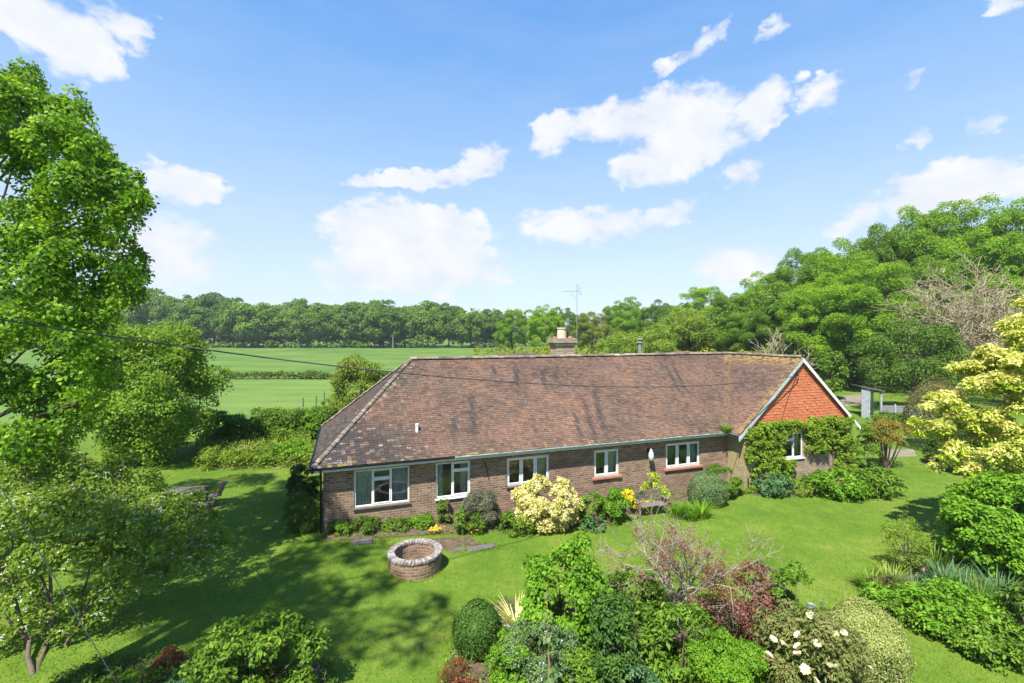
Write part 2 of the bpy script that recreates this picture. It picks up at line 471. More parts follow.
M['bare'] = plain('bare twig', (.34, .285, .19), .9, .1, var=.3, scale=3)
M['stem'] = plain('stem', (.10, .12, .05), .8, .2, var=.3)
M['soil'] = plain('soil', (.11, .082, .055), .95, .1, var=.4, scale=6, bump=.8, bscale=40)
M['white'] = plain('white paint', (.66, .67, .66), .5, .4, var=.08, scale=5)
M['offwhite'] = plain('weathered pale paint', (.5, .53, .52), .6, .3, var=.12, scale=7)
M['gutter'] = plain('pale green gutter', (.42, .47, .42), .5, .4, var=.15, scale=4)
M['black'] = plain('black plastic', (.02, .021, .023), .4, .4, var=.2)
M['teak'] = plain('weathered wood', (.15, .13, .115), .8, .2, var=.3, scale=12, bump=.3)
M['darkwood'] = plain('dark wood', (.10, .085, .08), .7, .25, var=.3, scale=12, bump=.3)
M['greywood'] = plain('grey boards', (.22, .225, .235), .8, .2, var=.25, scale=10, bump=.3)
M['greypaint'] = plain('weathered grey paint', (.27, .29, .3), .7, .2, var=.25, scale=5)
M['metal'] = plain('galvanised metal', (.45, .46, .47), .4, .5, metal=.8, var=.15)
M['cable'] = plain('cable', (.06, .06, .06), .6, .3, var=.1)
M['terracotta'] = plain('terracotta', (.36, .17, .11), .8, .2, var=.2, scale=12, bump=.2)
M['potcream'] = plain('cream chimney pot', (.5, .42, .3), .8, .2, var=.12, scale=6)
M['stone'] = plain('stone slab', (.12, .105, .1), .9, .2, var=.2, scale=9, bump=.4)
M['lead'] = plain('lead grey', (.18, .19, .2), .6, .4, var=.15)
M['leadlight'] = plain('window leading', (.4, .42, .42), .5, .4, var=.1)
M['gravel'] = plain('gravel', (.2, .175, .13), .95, .1, var=.2, scale=3, bump=.6, bscale=30)
M['curtain'] = plain('curtain cloth', (.66, .72, .72), .9, .1, var=.25, scale=14)
M['inside'] = plain('room plaster', (.3, .29, .27), .9, .1, var=.1)
M['deck'] = plain('roof underlay', (.07, .05, .045), .9, .1, var=.1)


def glass_mat():
    m, nt, b = newmat('window glass')
    b.inputs['Base Color'].default_value = (.02, .025, .025, 1); b.inputs['Roughness'].default_value = .03
    gl = nt.nodes.new('ShaderNodeBsdfGlossy'); gl.inputs['Roughness'].default_value = .02
    tr = nt.nodes.new('ShaderNodeBsdfTransparent'); tr.inputs['Color'].default_value = (.86, .9, .89, 1)
    fr = nt.nodes.new('ShaderNodeFresnel'); fr.inputs['IOR'].default_value = 1.7
    mx = nt.nodes.new('ShaderNodeMixShader')
    f = mnode(nt, 'ADD', mnode(nt, 'MULTIPLY', fr.outputs[0], 1.0), .06, clamp=True)
    nt.links.new(f, mx.inputs[0])
    nt.links.new(tr.outputs[0], mx.inputs[1]); nt.links.new(gl.outputs[0], mx.inputs[2])
    nt.links.new(mx.outputs[0], nt.nodes['Material Output'].inputs['Surface'])
    return m


def brick_mat(name, c1, c2, mortar, scale=1.0, moss=0.0, moss_col=(.3, .3, .1), dark=.5):
    m, nt, b = newmat(name)
    uv = nt.nodes.new('ShaderNodeUVMap')
    br = nt.nodes.new('ShaderNodeTexBrick')
    br.inputs['Scale'].default_value = 1.0; br.inputs['Brick Width'].default_value = .25 * scale; br.inputs['Row Height'].default_value = .092 * scale
    br.inputs['Mortar Size'].default_value = .011 * scale; br.inputs['Mortar Smooth'].default_value = .2; br.inputs['Bias'].default_value = 0
    br.inputs['Color1'].default_value = c1 + (1,); br.inputs['Color2'].default_value = c2 + (1,); br.inputs['Mortar'].default_value = mortar + (1,)
    nt.links.new(uv.outputs[0], br.inputs['Vector'])
    n1 = noise(nt, uv.outputs[0], 1.1, 6, .6)
    col = mixc(nt, mnode(nt, 'MULTIPLY', mnode(nt, 'SUBTRACT', n1, .45, clamp=True), dark * 3, clamp=True), br.outputs['Color'], tuple(.45 * x for x in c1))
    # single odd bricks
    vo = nt.nodes.new('ShaderNodeTexWhiteNoise'); vo.noise_dimensions = '2D'
    mp = nt.nodes.new('ShaderNodeVectorMath'); mp.operation = 'SNAP'; mp.inputs[1].default_value = (.25 * scale, .092 * scale, 1)
    nt.links.new(uv.outputs[0], mp.inputs[0]); nt.links.new(mp.outputs[0], vo.inputs['Vector'])
    col = mixc(nt, mnode(nt, 'MULTIPLY', mnode(nt, 'SUBTRACT', vo.outputs['Value'], .5, clamp=True), .9), col, tuple(.55 * x for x in c2))
    if moss:
        n2 = noise(nt, uv.outputs[0], .9, 5, .6)
        su = nt.nodes.new('ShaderNodeSeparateXYZ'); nt.links.new(uv.outputs[0], su.inputs[0])
        near = mnode(nt, 'MULTIPLY', mnode(nt, 'SUBTRACT', 1.5, su.outputs[0], clamp=True), .9, clamp=True)      # damp inner corner by the gutter
        col = mixc(nt, mnode(nt, 'MULTIPLY', mnode(nt, 'MULTIPLY', mnode(nt, 'SUBTRACT', n2, .3, clamp=True), 3.0, clamp=True), mnode(nt, 'MULTIPLY', near, moss * 1.8), clamp=True), col, moss_col)
    fine = noise(nt, uv.outputs[0], 40, 4)
    col = mixc(nt, .35, col, ramp(nt, fine, [(.55, .55, .55), (1.3, 1.3, 1.3)]), 'MULTIPLY')
    nt.links.new(col, b.inputs['Base Color']); b.inputs['Roughness'].default_value = .9; b.inputs['Specular IOR Level'].default_value = .15
    bp = nt.nodes.new('ShaderNodeBump'); bp.inputs['Strength'].default_value = .7; bp.inputs['Distance'].default_value = .012
    h = mnode(nt, 'ADD', mnode(nt, 'SUBTRACT', 1.0, br.outputs['Fac']), mnode(nt, 'MULTIPLY', fine, .4))
    nt.links.new(h, bp.inputs['Height']); nt.links.new(bp.outputs[0], b.inputs['Normal'])
    return m


def tile_mat(name, cols, lich=True):
    m, nt, b = newmat(name)
    tc = nt.nodes.new('ShaderNodeTexCoord'); ob = tc.outputs['Object']
    t = attr(nt, 'tint')
    big = noise(nt, ob, .45, 4, .6); med = noise(nt, ob, 2.2, 5, .6)
    f = mnode(nt, 'ADD', mnode(nt, 'ADD', .1, mnode(nt, 'MULTIPLY', t, .46)), mnode(nt, 'ADD', mnode(nt, 'MULTIPLY', mnode(nt, 'SUBTRACT', big, .5), 1.1), mnode(nt, 'MULTIPLY', mnode(nt, 'SUBTRACT', med, .32), .55)))
    c = ramp(nt, f, cols)
    if lich:
        gr = noise(nt, ob, 16, 5, .7)
        c = mixc(nt, mnode(nt, 'MULTIPLY', mnode(nt, 'SUBTRACT', gr, .62, clamp=True), 2.2, clamp=True), c, (.36, .33, .29))
        c = mixc(nt, mnode(nt, 'MULTIPLY', mnode(nt, 'SUBTRACT', noise(nt, ob, 1.3, 6, .7), .5, clamp=True), 2.2, clamp=True), c, (.125, .1, .085))
        c = mixc(nt, mnode(nt, 'MULTIPLY', attr(nt, 'stain_shade'), 1.0, clamp=True), c, (.042, .037, .036))
        c = mixc(nt, mnode(nt, 'MULTIPLY', attr(nt, 'lichen'), mnode(nt, 'MULTIPLY', mnode(nt, 'SUBTRACT', noise(nt, ob, 26, 4, .7), .47, clamp=True), 7.0, clamp=True), clamp=True), c, (.5, .49, .46))
        c = mixc(nt, mnode(nt, 'MULTIPLY', attr(nt, 'moss'), 1.0, clamp=True), c, (.36, .25, .06))
    fine = noise(nt, ob, 45, 4)
    c = mixc(nt, .4, c, ramp(nt, fine, [(.5, .5, .5), (1.35, 1.35, 1.35)]), 'MULTIPLY')
    nt.links.new(c, b.inputs['Base Color']); b.inputs['Roughness'].default_value = .88; b.inputs['Specular IOR Level'].default_value = .2
    bp = nt.nodes.new('ShaderNodeBump'); bp.inputs['Strength'].default_value = .4; bp.inputs['Distance'].default_value = .01
    nt.links.new(fine, bp.inputs['Height']); nt.links.new(bp.outputs[0], b.inputs['Normal'])
    return m


M['glass'] = glass_mat()
M['brickA'] = brick_mat('brown brick', (.14, .085, .06), (.31, .195, .125), (.35, .295, .225), dark=.5)
M['brickB'] = brick_mat('mossy yellow brick', (.22, .155, .105), (.40, .30, .20), (.38, .34, .26), moss=.45, moss_col=(.34, .32, .11), dark=.3)
M['rooftile'] = tile_mat('roof tile', [(.055, .042, .035), (.095, .064, .049), (.137, .085, .062), (.182, .106, .073), (.26, .14, .082)])
M['hangtile'] = tile_mat('hanging tile', [(.40, .12, .055), (.48, .15, .072), (.53, .175, .085), (.54, .21, .11)], lich=False)
M['ridgetile'] = tile_mat('ridge tile', [(.08, .068, .058), (.16, .13, .105), (.26, .215, .17), (.44, .41, .37)], lich=False)


def ground_mat():
    m, nt, b = newmat('meadow ground')
    geo = nt.nodes.new('ShaderNodeNewGeometry'); p = geo.outputs['Position']
    sep = nt.nodes.new('ShaderNodeSeparateXYZ'); nt.links.new(p, sep.inputs[0])
    # field: two swards parted by the field hedge, soft streaks along the drilling direction
    mp = nt.nodes.new('ShaderNodeMapping'); mp.inputs['Scale'].default_value = (.05, .4, 1); nt.links.new(p, mp.inputs[0])
    n1 = noise(nt, mp.outputs[0], 1.0, 5, .6); n2 = noise(nt, p, .06, 4); n3 = noise(nt, p, .8, 5)
    f = mnode(nt, 'ADD', mnode(nt, 'MULTIPLY', n1, .5), mnode(nt, 'MULTIPLY', n2, .5))
    fa = ramp(nt, f, [(.062, .13, .02), (.115, .18, .032)], [.42, .58])
    fb = ramp(nt, f, [(.075, .145, .026), (.125, .19, .038)], [.42, .58])
    fld = mixc(nt, mnode(nt, 'GREATER_THAN', sep.outputs[1], 78), fb, fa)
    fld = mixc(nt, .3, fld, ramp(nt, n3, [(.6, .6, .6), (1.3, 1.3, 1.3)]), 'MULTIPLY')
    edge = mnode(nt, 'MULTIPLY', mnode(nt, 'SUBTRACT', 1.0, mnode(nt, 'DIVIDE', mnode(nt, 'ABSOLUTE', mnode(nt, 'SUBTRACT', sep.outputs[1], 77.0)), mnode(nt, 'ADD', 2.0, mnode(nt, 'MULTIPLY', n2, 9.0))), clamp=True), mnode(nt, 'MULTIPLY', n3, 1.3))
    fld = mixc(nt, edge, fld, (.2, .2, .09))
    # lawn: mown grass, mottled, worn and yellower in places
    l1 = noise(nt, p, .35, 5, .6); l2 = noise(nt, p, 2.3, 6, .65); l3 = noise(nt, p, 30, 4, .6)
    lf = mnode(nt, 'ADD', mnode(nt, 'MULTIPLY', l1, .55), mnode(nt, 'MULTIPLY', l2, .45))
    ln = ramp(nt, lf, [(.058, .116, .011), (.09, .158, .016), (.13, .187, .024), (.19, .2, .056)], [.3, .47, .58, .7])
    ln = mixc(nt, .5, ln, ramp(nt, l3, [(.45, .45, .45), (1.4, 1.4, 1.4)]), 'MULTIPLY')
    isf = mnode(nt, 'MULTIPLY', mnode(nt, 'GREATER_THAN', sep.outputs[1], 33), mnode(nt, 'LESS_THAN', sep.outputs[0], 6))
    c = mixc(nt, isf, ln, fld)
    nt.links.new(c, b.inputs['Base Color']); b.inputs['Roughness'].default_value = .9; b.inputs['Specular IOR Level'].default_value = .15
    bp = nt.nodes.new('ShaderNodeBump'); bp.inputs['Strength'].default_value = .5; bp.inputs['Distance'].default_value = .04
    nt.links.new(mnode(nt, 'ADD', l3, l2), bp.inputs['Height']); nt.links.new(bp.outputs[0], b.inputs['Normal'])
    return m


# ------------------------------------------------------------------ the ground
def ground():
    xs = np.unique(np.concatenate([np.linspace(-40, 40, 81), np.linspace(-320, 320, 81), [-4000, -2000, -900, 900, 2000, 4000]]))
    ys = np.unique(np.concatenate([np.linspace(-20, 60, 81), np.linspace(60, 320, 66), [-600, -200, -60, 500, 900, 2000, 5000]]))
    XX, YY = np.meshgrid(xs, ys); V = np.stack([XX, YY, gv(XX, YY)], -1).reshape(-1, 3)
    nx, ny = len(xs), len(ys)
    i = np.arange(nx - 1)[None] + np.arange(ny - 1)[:, None] * nx; i = i.ravel()
    Q = np.stack([i, i + 1, i + nx + 1, i + nx], 1)
    mat = ground_mat(); cx = V[Q].mean(1); x, y = cx[:, 0], cx[:, 1]
    fld = (y > 33) & (x < 6) & (x > -320) & (y < 320)
    lwn = (y < 60) & (y > -20) & (abs(x) < 40) & ~fld
    for nm, s in (('field', fld), ('lawn', lwn), ('ground', ~(fld | lwn))):
        tag(np_mesh(nm, V, Q[s], mat, smooth=True), kind='structure')


ground()


def patch(name, pts, mat, h=.03, kind='structure', n=4, label=None):
    """a draped sheet with the given outline (world xy), its edge just under the turf"""
    pts = [Vector((p[0], p[1])) for p in pts]
    c = sum(pts, Vector((0, 0))) / len(pts)
    out = []
    for i in range(len(pts)):
        a, b = pts[i], pts[(i + 1) % len(pts)]
        for k in range(4):
            q = a.lerp(b, k / 4); out.append(q + (q - c).normalized() * random.uniform(-.06, .06))
    V = []; Fc = []; m = len(out)
    for k, s in enumerate((1, .95, .7, .4, .12)):
        for q in out:
            w = c + (q - c) * s; V.append((w.x, w.y, g(w.x, w.y) + (h if k else -.03) + (random.uniform(0, h * .6) if k > 1 else 0)))
    for k in range(4):
        for i in range(m):
            j = (i + 1) % m; Fc.append((k * m + i, k * m + j, (k + 1) * m + j, (k + 1) * m + i))
    Fc.append(tuple(4 * m + i for i in range(m)))
    mb = MB(); mb.add(V, Fc); o = mb.build(name, mat); tag(o, kind=kind); return o

# ------------------------------------------------------------------ the bungalow
TH, HX, HY = .343, -6.887, 16.029
A_, HE, HR, HIP, U0, PR = 3.945, 2.35, 5.861, 3.879, 22.123, .786
UE = U0 - A_                                  # where the wing's left eave starts
ct, st_ = math.cos(TH), math.sin(TH)


def H2W(u, v, z=0.0):
    return Vector((HX + u * ct - v * st_, HY + u * st_ + v * ct, z))


house = empty('bungalow', (HX, HY, 0), TH)
tag(house, 'long brick bungalow with brown tiled hipped roof and orange tile-hung gable', 'house')


def wall_panel(mb, o, du, L, z0, z1, thick, opens):
    """brick wall from point o along du with real openings (u0,u1,z0,z1) and reveals; outer face to the right of du"""
    o = Vector(o); du = Vector(du).normalized(); dn = Vector((-du.y, du.x, 0))          # dn points inwards
    us = sorted({0, L, *[q for w in opens for q in w[:2]]}); zs = sorted({z0, z1, *[q for w in opens for q in w[2:]]})
    def inside(u, z): return any(w[0] < u < w[1] and w[2] < z < w[3] for w in opens)
    def pt(u, z, d): return o + du * u + dn * d + Vector((0, 0, z))
    for i in range(len(us) - 1):
        for j in range(len(zs) - 1):
            if inside((us[i] + us[i + 1]) / 2, (zs[j] + zs[j + 1]) / 2): continue
            q = [(us[i], zs[j]), (us[i + 1], zs[j]), (us[i + 1], zs[j + 1]), (us[i], zs[j + 1])]
            mb.add([pt(a, b, 0) for a, b in q], [(0, 1, 2, 3)], [q])
            mb.add([pt(a, b, thick) for a, b in q], [(3, 2, 1, 0)], [q[::-1]])
    for a, b, c, d in opens:
        for (p, q) in (((a, c), (b, c)), ((b, c), (b, d)), ((b, d), (a, d)), ((a, d), (a, c))):
            mb.add([pt(*p, 0), pt(*q, 0), pt(*q, thick), pt(*p, thick)], [(3, 2, 1, 0)],
                   [[(p[0] + thick, p[1]), (q[0] + thick, q[1]), q, p]])


WV = .35
WV2 = -PR + .15
WINS = [(1.38, 3.36, .70, 2.06), (4.35, 5.71, .69, 2.05), (7.22, 9.09, .84, 1.98), (11.2, 12.45, .80, 1.96), (14.93, 16.88, .82, 1.95)]
w = MB(); wall_panel(w, (WV, WV, 0), (1, 0, 0), UE + WV - WV, -.9, HE - .03, .26, [(a - WV, b - WV, c, d) for a, b, c, d in WINS])
wall_panel(w, (WV, 2 * A_ - WV, 0), (0, -1, 0), 2 * A_ - 2 * WV, -.9, HE - .03, .26, [])
wall_panel(w, (UE, 2 * A_ - WV, 0), (-1, 0, 0), UE - WV, -.9, HE - .03, .26, [])
w.build('wall', M['brickA'], house, uv=True)
GW = (20.9, 22.3, .95, 2.17)
w = MB(); x0, x1 = UE + WV, U0 + A_ - WV
wall_panel(w, (x0, WV2, 0), (1, 0, 0), x1 - x0, -.9, 2.8, .26, [(GW[0] - x0, GW[1] - x0, GW[2], GW[3])])
wall_panel(w, (x1, WV2, 0), (0, 1, 0), 2 * A_ + 1, -.9, HE - .03, .26, [])
wall_panel(w, (x0, WV - .003, 0), (0, -1, 0), WV - WV2 - .003, -.9, HE - .03, .26, [])
wall_panel(w, (x1, 2 * A_ + PR - .2, 0), (-1, 0, 0), x1 - x0, -.9, HE - .03, .26, [])
o = w.build('wall', M['brickB'], house, uv=True); tag(o, 'yellowish mossy brick wall under the gable')
# rooms behind the glass: floor, ceiling and a back wall so that one looks into a dark room
w = MB(); w.box(.62, UE, .62, .66 + 3.2, -.2, -.1); w.box(.62, UE, .62, 4.0, 2.25, 2.3); w.box(.62, UE, 3.9, 4.0, -.1, 2.25)
for u in (3.85, 6.5, 10.1, 13.6): w.box(u, u + .1, .62, 3.9, -.1, 2.25)
w.box(x0 + .3, x1 - .3, 2.6, 2.7, -.2, 2.25); w.box(x0 + .3, x1 - .3, WV2 + .28, 2.6, 2.3, 2.35)
w.build('room', M['inside'], house)


# ---- tiled slopes
def slope(origin, sdir, tdir, L, rng_s, gauge=.1, tw=.165, lf=.02):
    """courses of separate plain tiles; returns V, Q, tint, centre (house coordinates)"""
    origin, sdir, tdir = map(np.array, (origin, sdir, tdir)); nrm = np.cross(sdir, tdir)
    Vs, tint, cen = [], [], []
    rows = int(L / gauge)
    for r in range(rows + 1):
        t0 = r * gauge; t1 = min(L, t0 + gauge * 1.25)
        if L - t0 < .02: break
        a0, a1 = rng_s(t0); b0, b1 = rng_s(min(L, t0 + gauge))
        lo, hi = min(a0, b0), max(a1, b1)
        n = int((hi - lo) / tw) + 2
        s0 = lo - (tw / 2 if r % 2 else 0) + np.arange(n) * tw
        s1 = s0 + tw * .965
        # cut to the hip, valley and verge lines
        bl = np.clip(s0, a0, a1); br = np.clip(s1, a0, a1); ul = np.clip(s0, b0, b1); ur = np.clip(s1, b0, b1)
        k = (br - bl > .01) | (ur - ul > .01)
        bl, br, ul, ur = bl[k], br[k], ul[k], ur[k]; n = len(bl)
        if n == 0: continue
        lift = lf + rng.normal(size=n) * lf * .2; lift2 = lift + rng.normal(size=n) * lf * .15
        dt = rng.normal(size=n) * .004
        def P3(s, t, h): return origin[None] + s[:, None] * sdir + (np.zeros(n) + t)[:, None] * tdir + (np.zeros(n) + h)[:, None] * nrm
        tb = t0 + dt
        Vs.append(np.stack([P3(bl, tb, lift), P3(br, tb, lift2), P3(ur, t1, lf * .3), P3(ul, t1, lf * .3), P3(bl, tb, -.005), P3(br, tb, -.005)], 1))
        tint.append(rng.random(n)); cen.append(P3((bl + br) / 2, t0 + gauge / 2, 0))
    V = np.concatenate(Vs); tint = np.concatenate(tint); cen = np.concatenate(cen); n = len(V)
    b = np.arange(n)[:, None] * 6
    Q = np.concatenate([b + np.array([0, 1, 2, 3]), b + np.array([4, 5, 1, 0])])
    return V.reshape(-1, 3), Q, np.tile(tint, 2), np.tile(cen, (2, 1))


def join(parts):
    V, Q, T, C = [], [], [], []; k = 0
    for v, q, t, c in parts:
        V.append(v); Q.append(q + k); T.append(t); C.append(c); k += len(v)
    return np.concatenate(V), np.concatenate(Q), np.concatenate(T), np.concatenate(C)


rise = HR - HE
def tvec(dx, dy): v = Vector((dx, dy, rise)); return tuple(v.normalized()), v.length
tF, LF = tvec(0, A_); tL, LL = tvec(HIP, 0); tB, _ = tvec(0, -A_); tR, LR = tvec(-A_, 0); tWl, LW = tvec(A_, 0)
run = A_ / LF
parts = [
    slope((0, 0, HE), (1, 0, 0), tF, LF, lambda t: (t / LF * HIP, UE + t / LF * A_)),
    slope((0, 2 * A_, HE), (0, -1, 0), tL, LL, lambda t: (t / LL * A_, 2 * A_ - t / LL * A_)),
    slope((UE, -PR, HE), (0, -1, 0), tWl, LW, lambda t: (-(PR + t / LW * A_), 0.0)),
    slope((UE, 2 * A_, HE), (-1, 0, 0), tB, LF, lambda t: (-t / LF * A_, UE - t / LF * HIP), .2, .33),
    slope((U0 + A_, -PR, HE), (0, 1, 0), tR, LR, lambda t: (0, 2 * A_ + 2 * PR), .2, .33),
    slope((UE, 2 * A_ + PR, HE), (0, -1, 0), tWl, LW, lambda t: (0, PR + t / LW * A_), .2, .33)]
V, Q, T, C = join(parts)
u_, v_, z_ = C[:, 0], C[:, 1], C[:, 2]; n_ = len(C)
# weathering: sooty streaks, grey-white lichen and painted shade at the low left hip, golden lichen along the right-hand ridge
stain_shade = np.zeros(n_)
STREAK = [(5.2, 1.0, .14, .75), (6.1, 1.5, .16, 1.0), (11.3, .9, .17, 1.1), (11.9, 1.0, .16, 1.2), (10.6, .7, .13, .7), (8.6, 3.0, .15, .7), (9.9, 2.8, .13, .6),
          (17.1, 2.6, .13, .8), (17.6, 2.8, .13, .8), (12.2, 1.9, .1, .7), (7.6, 3.3, .1, .4)]
for (su, sv, w0, l0) in STREAK:
    d = ((u_ - su - .18 * (v_ - sv)) / w0) ** 2 + ((v_ - sv) / l0) ** 2
    stain_shade = np.maximum(stain_shade, np.clip(1.1 - .8 * d, 0, 1) * .85 * (.6 + .5 * rng.random(n_)))
hipd = np.abs(v_ - u_ * A_ / HIP)                                  # distance to the front hip
low = np.clip(1 - z_ / 3.7 + .65, 0, 1)
dk = np.clip(1.9 - (u_ / 2.4) - np.maximum(0, z_ - 2.9) * .9, 0, 1) * (v_ < 4.5)  # shade around the low left hip, painted as darker tiles
stain_shade = np.maximum(stain_shade, dk * (rng.random(n_) < .88) * .9)
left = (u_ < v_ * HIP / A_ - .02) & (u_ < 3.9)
stain_shade = np.where(left & (u_ < 4), np.maximum(stain_shade, .45 + .4 * (rng.random(n_))), stain_shade)
lich = ((rng.random(n_) < .12 * dk) * (.2 + .4 * rng.random(n_))) + ((rng.random(n_) < .012) * .2)
lich = np.where((hipd < .3) & (u_ < 4), np.maximum(lich, (rng.random(n_) < .2) * .6), lich)
ridge = np.clip((z_ - 5.25) / .6, 0, 1)
moss = np.where((u_ > UE + v_ - .3) & (v_ < 4.2), ridge * (rng.random(n_) < .75) * (.35 + .6 * rng.random(n_)), 0)
verge = np.clip(1 - (v_ + PR) / .5, 0, 1) * (u_ > UE) * (u_ < U0 + .1)
moss = np.maximum(moss, verge * (rng.random(n_) < .5) * .6)
vd = np.abs(u_ - UE - v_) / 1.41; moss = np.where((u_ > UE - .1) & (v_ > 0) & (v_ < A_) & (vd < .14), np.maximum(moss, .14 * rng.random(n_)), moss)
ey = np.clip((2.62 - z_) / .3, 0, 1) * (v_ < .6); moss = np.maximum(moss, ey * (rng.random(n_) < .12) * .5)
roof = np_mesh('roof', V, Q, M['rooftile'], house, {'tint': T, 'stain_shade': stain_shade, 'lichen': lich, 'moss': moss})
# underlay just below the tiles
d = MB(); e = .03
d.add([(0, 0, HE - e), (UE, 0, HE - e), (U0, A_, HR - e), (HIP, A_, HR - e)], [(0, 1, 2, 3)])
d.add([(0, 2 * A_, HE - e), (0, 0, HE - e), (HIP, A_, HR - e)], [(0, 1, 2)])
d.add([(UE, 0, HE - e), (UE, -PR, HE - e), (U0, -PR, HR - e), (U0, A_, HR - e)], [(0, 1, 2, 3)])
d.add([(UE, 2 * A_, HE - e), (0, 2 * A_, HE - e), (HIP, A_, HR - e), (U0, A_, HR - e)], [(0, 1, 2, 3)])
d.add([(U0 + A_, -PR, HE - e), (U0 + A_, 2 * A_ + PR, HE - e), (U0, 2 * A_ + PR, HR - e), (U0, -PR, HR - e)], [(0, 1, 2, 3)])
d.add([(UE, 2 * A_ + PR, HE - e), (UE, 2 * A_, HE - e), (U0, A_, HR - e), (U0, 2 * A_ + PR, HR - e)], [(0, 1, 2, 3)])
d.build('underlay', M['deck'], roof)


def ridge_line(name, p, q, step=.32, r=.12, lift=0.03, mat=None, bonnet=False):
    """half-round ridge tiles laid end to end, each slightly out of line"""
    p, q = np.array(p, float), np.array(q, float); L = np.linalg.norm(q - p); dr = (q - p) / L
    sx = np.array([dr[1], -dr[0], 0]); sx = sx / np.linalg.norm(sx); up = np.cross(sx, dr)
    n = int(L / step); Vs = []; Qs = []; tint = []; k = 0
    for i in range(n):
        a = p + dr * (i * L / n); b = p + dr * ((i + 1) * L / n - .01); jz = rng.normal() * .008
        r0, r1 = (r * 1.06, r * .92) if bonnet else (r, r)
        for s in range(6):
            for (c, rr) in ((a, r0), (b, r1)):
                for an in (math.pi * s / 6, math.pi * (s + 1) / 6):
                    Vs.append(c + sx * math.cos(an) * rr + up * (math.sin(an) * rr * .8 + lift + jz - .02))
            Qs.append((k, k + 1, k + 3, k + 2)); k += 4; tint.append(0)
        t = rng.random()
        for s in range(6): tint[-1 - s] = t
        # closed end
        base = k
        for s in range(7):
            an = math.pi * s / 6; Vs.append(a + sx * math.cos(an) * r0 + up * (math.sin(an) * r0 * .8 + lift + jz - .02))
        k += 7
        for s in (0, 2, 4): Qs.append((base + s, base + s + 1, base + s + 2, base + (s + 6) // 2 if False else base + 6 if s == 0 else base + 0)); tint.append(t * .3)
    return np_mesh(name, np.array(Vs), np.array(Qs), mat or M['ridgetile'], roof, {'tint': np.array(tint)})


ridge_line('ridge_tiles', (HIP - .05, A_, HR), (U0, A_, HR))
ridge_line('ridge_tiles', (U0, A_ - .1, HR), (U0, -PR + .02, HR), r=.11)
ridge_line('hip_tiles', (.02, .02, HE + .02), (HIP, A_, HR), .2, .1, bonnet=True)
ridge_line('hip_tiles', (.02, 2 * A_ - .02, HE + .02), (HIP, A_, HR), .2, .1, bonnet=True)

# tile-hung gable: courses between the verges, above the brick wall
gz0 = 2.62
gt = HR - gz0
hw = lambda z: max(.02, A_ * (1 - (z - HE) / rise) - .06)
gp = slope((U0, WV2 - .012, gz0), (1, 0, 0), (0, 0, 1), HR - gz0 - .1, lambda t: (-hw(gz0 + t), hw(gz0 + t)), .135, .17, .024)
tile_hung = np_mesh('tile_hanging', gp[0], gp[1], M['hangtile'], house, {'tint': gp[2]})
tag(tile_hung, 'bright orange hanging tiles on the gable')
b = MB(); b.add([(U0 - hw(gz0), WV2 + .01, gz0), (U0 + hw(gz0), WV2 + .01, gz0), (U0, WV2 + .01, HR - .1)], [(0, 1, 2)]); b.build('gable_backing', M['deck'], house)

# barge boards, soffits, fascia, gutters
for sgn in (-1, 1):
    b = MB(); p = Vector((U0 + sgn * (A_ + .1), -PR - .02, HE - .13)); q = Vector((U0, -PR - .02, HR - .03))
    n = Vector((sgn * rise, 0, A_)).normalized()
    vs = []
    for c in (p, q):
        c2 = Vector((c.x, c.y, c.z))
        dn = Vector((0, 0, -.2)) if c is q else Vector((-sgn * .02, 0, -.175))
        vs += [c2, c2 + dn, c2 + dn + Vector((0, .035, 0)), c2 + Vector((0, .035, 0))]
    b.add(vs, [(0, 1, 5, 4), (1, 2, 6, 5), (2, 3, 7, 6), (3, 0, 4, 7), (0, 3, 2, 1), (4, 5, 6, 7)])
    b.build('barge_board', M['white'] if sgn > 0 else plain('grey-green board paint', (.36, .41, .41), .6, .3, var=.2, scale=9), house)  # left board in a darker grey-green than the right
b = MB(); b.box(.06, UE + .05, .02, .045, HE - .17, HE - .02); b.build('fascia', M['offwhite'], house)
b = MB(); b.box(.05, UE, .045, .348, HE - .17, HE - .15); b.box(UE + .02, UE + .345, -PR + .02, .02, HE - .17, HE - .15)
b.box(.05, .348, .35, 2 * A_ - .05, HE - .17, HE - .15); b.build('soffit', M['offwhite'], house)


def gutter(name, p, q, mat):
    b = MB(); p, q = Vector(p), Vector(q); dr = (q - p).normalized(); sx = Vector((dr.y, -dr.x, 0)); n = 8; vs = []; fs = []
    for c in (p, q):
        for k in range(n + 1):
            an = math.pi * k / n; vs.append(c + sx * math.cos(an) * .06 - Vector((0, 0, math.sin(an) * .07)))
        for k in range(n + 1):
            an = math.pi * (n - k) / n; vs.append(c + sx * math.cos(an) * .052 - Vector((0, 0, math.sin(an) * .062)))
    m = 2 * n + 2
    for k in range(m): fs.append((k, (k + 1) % m, m + (k + 1) % m, m + k))
    fs.append(tuple(range(m))[::-1]); fs.append(tuple(range(m, 2 * m)))
    b.add(vs, fs); return b.build(name, mat, house)


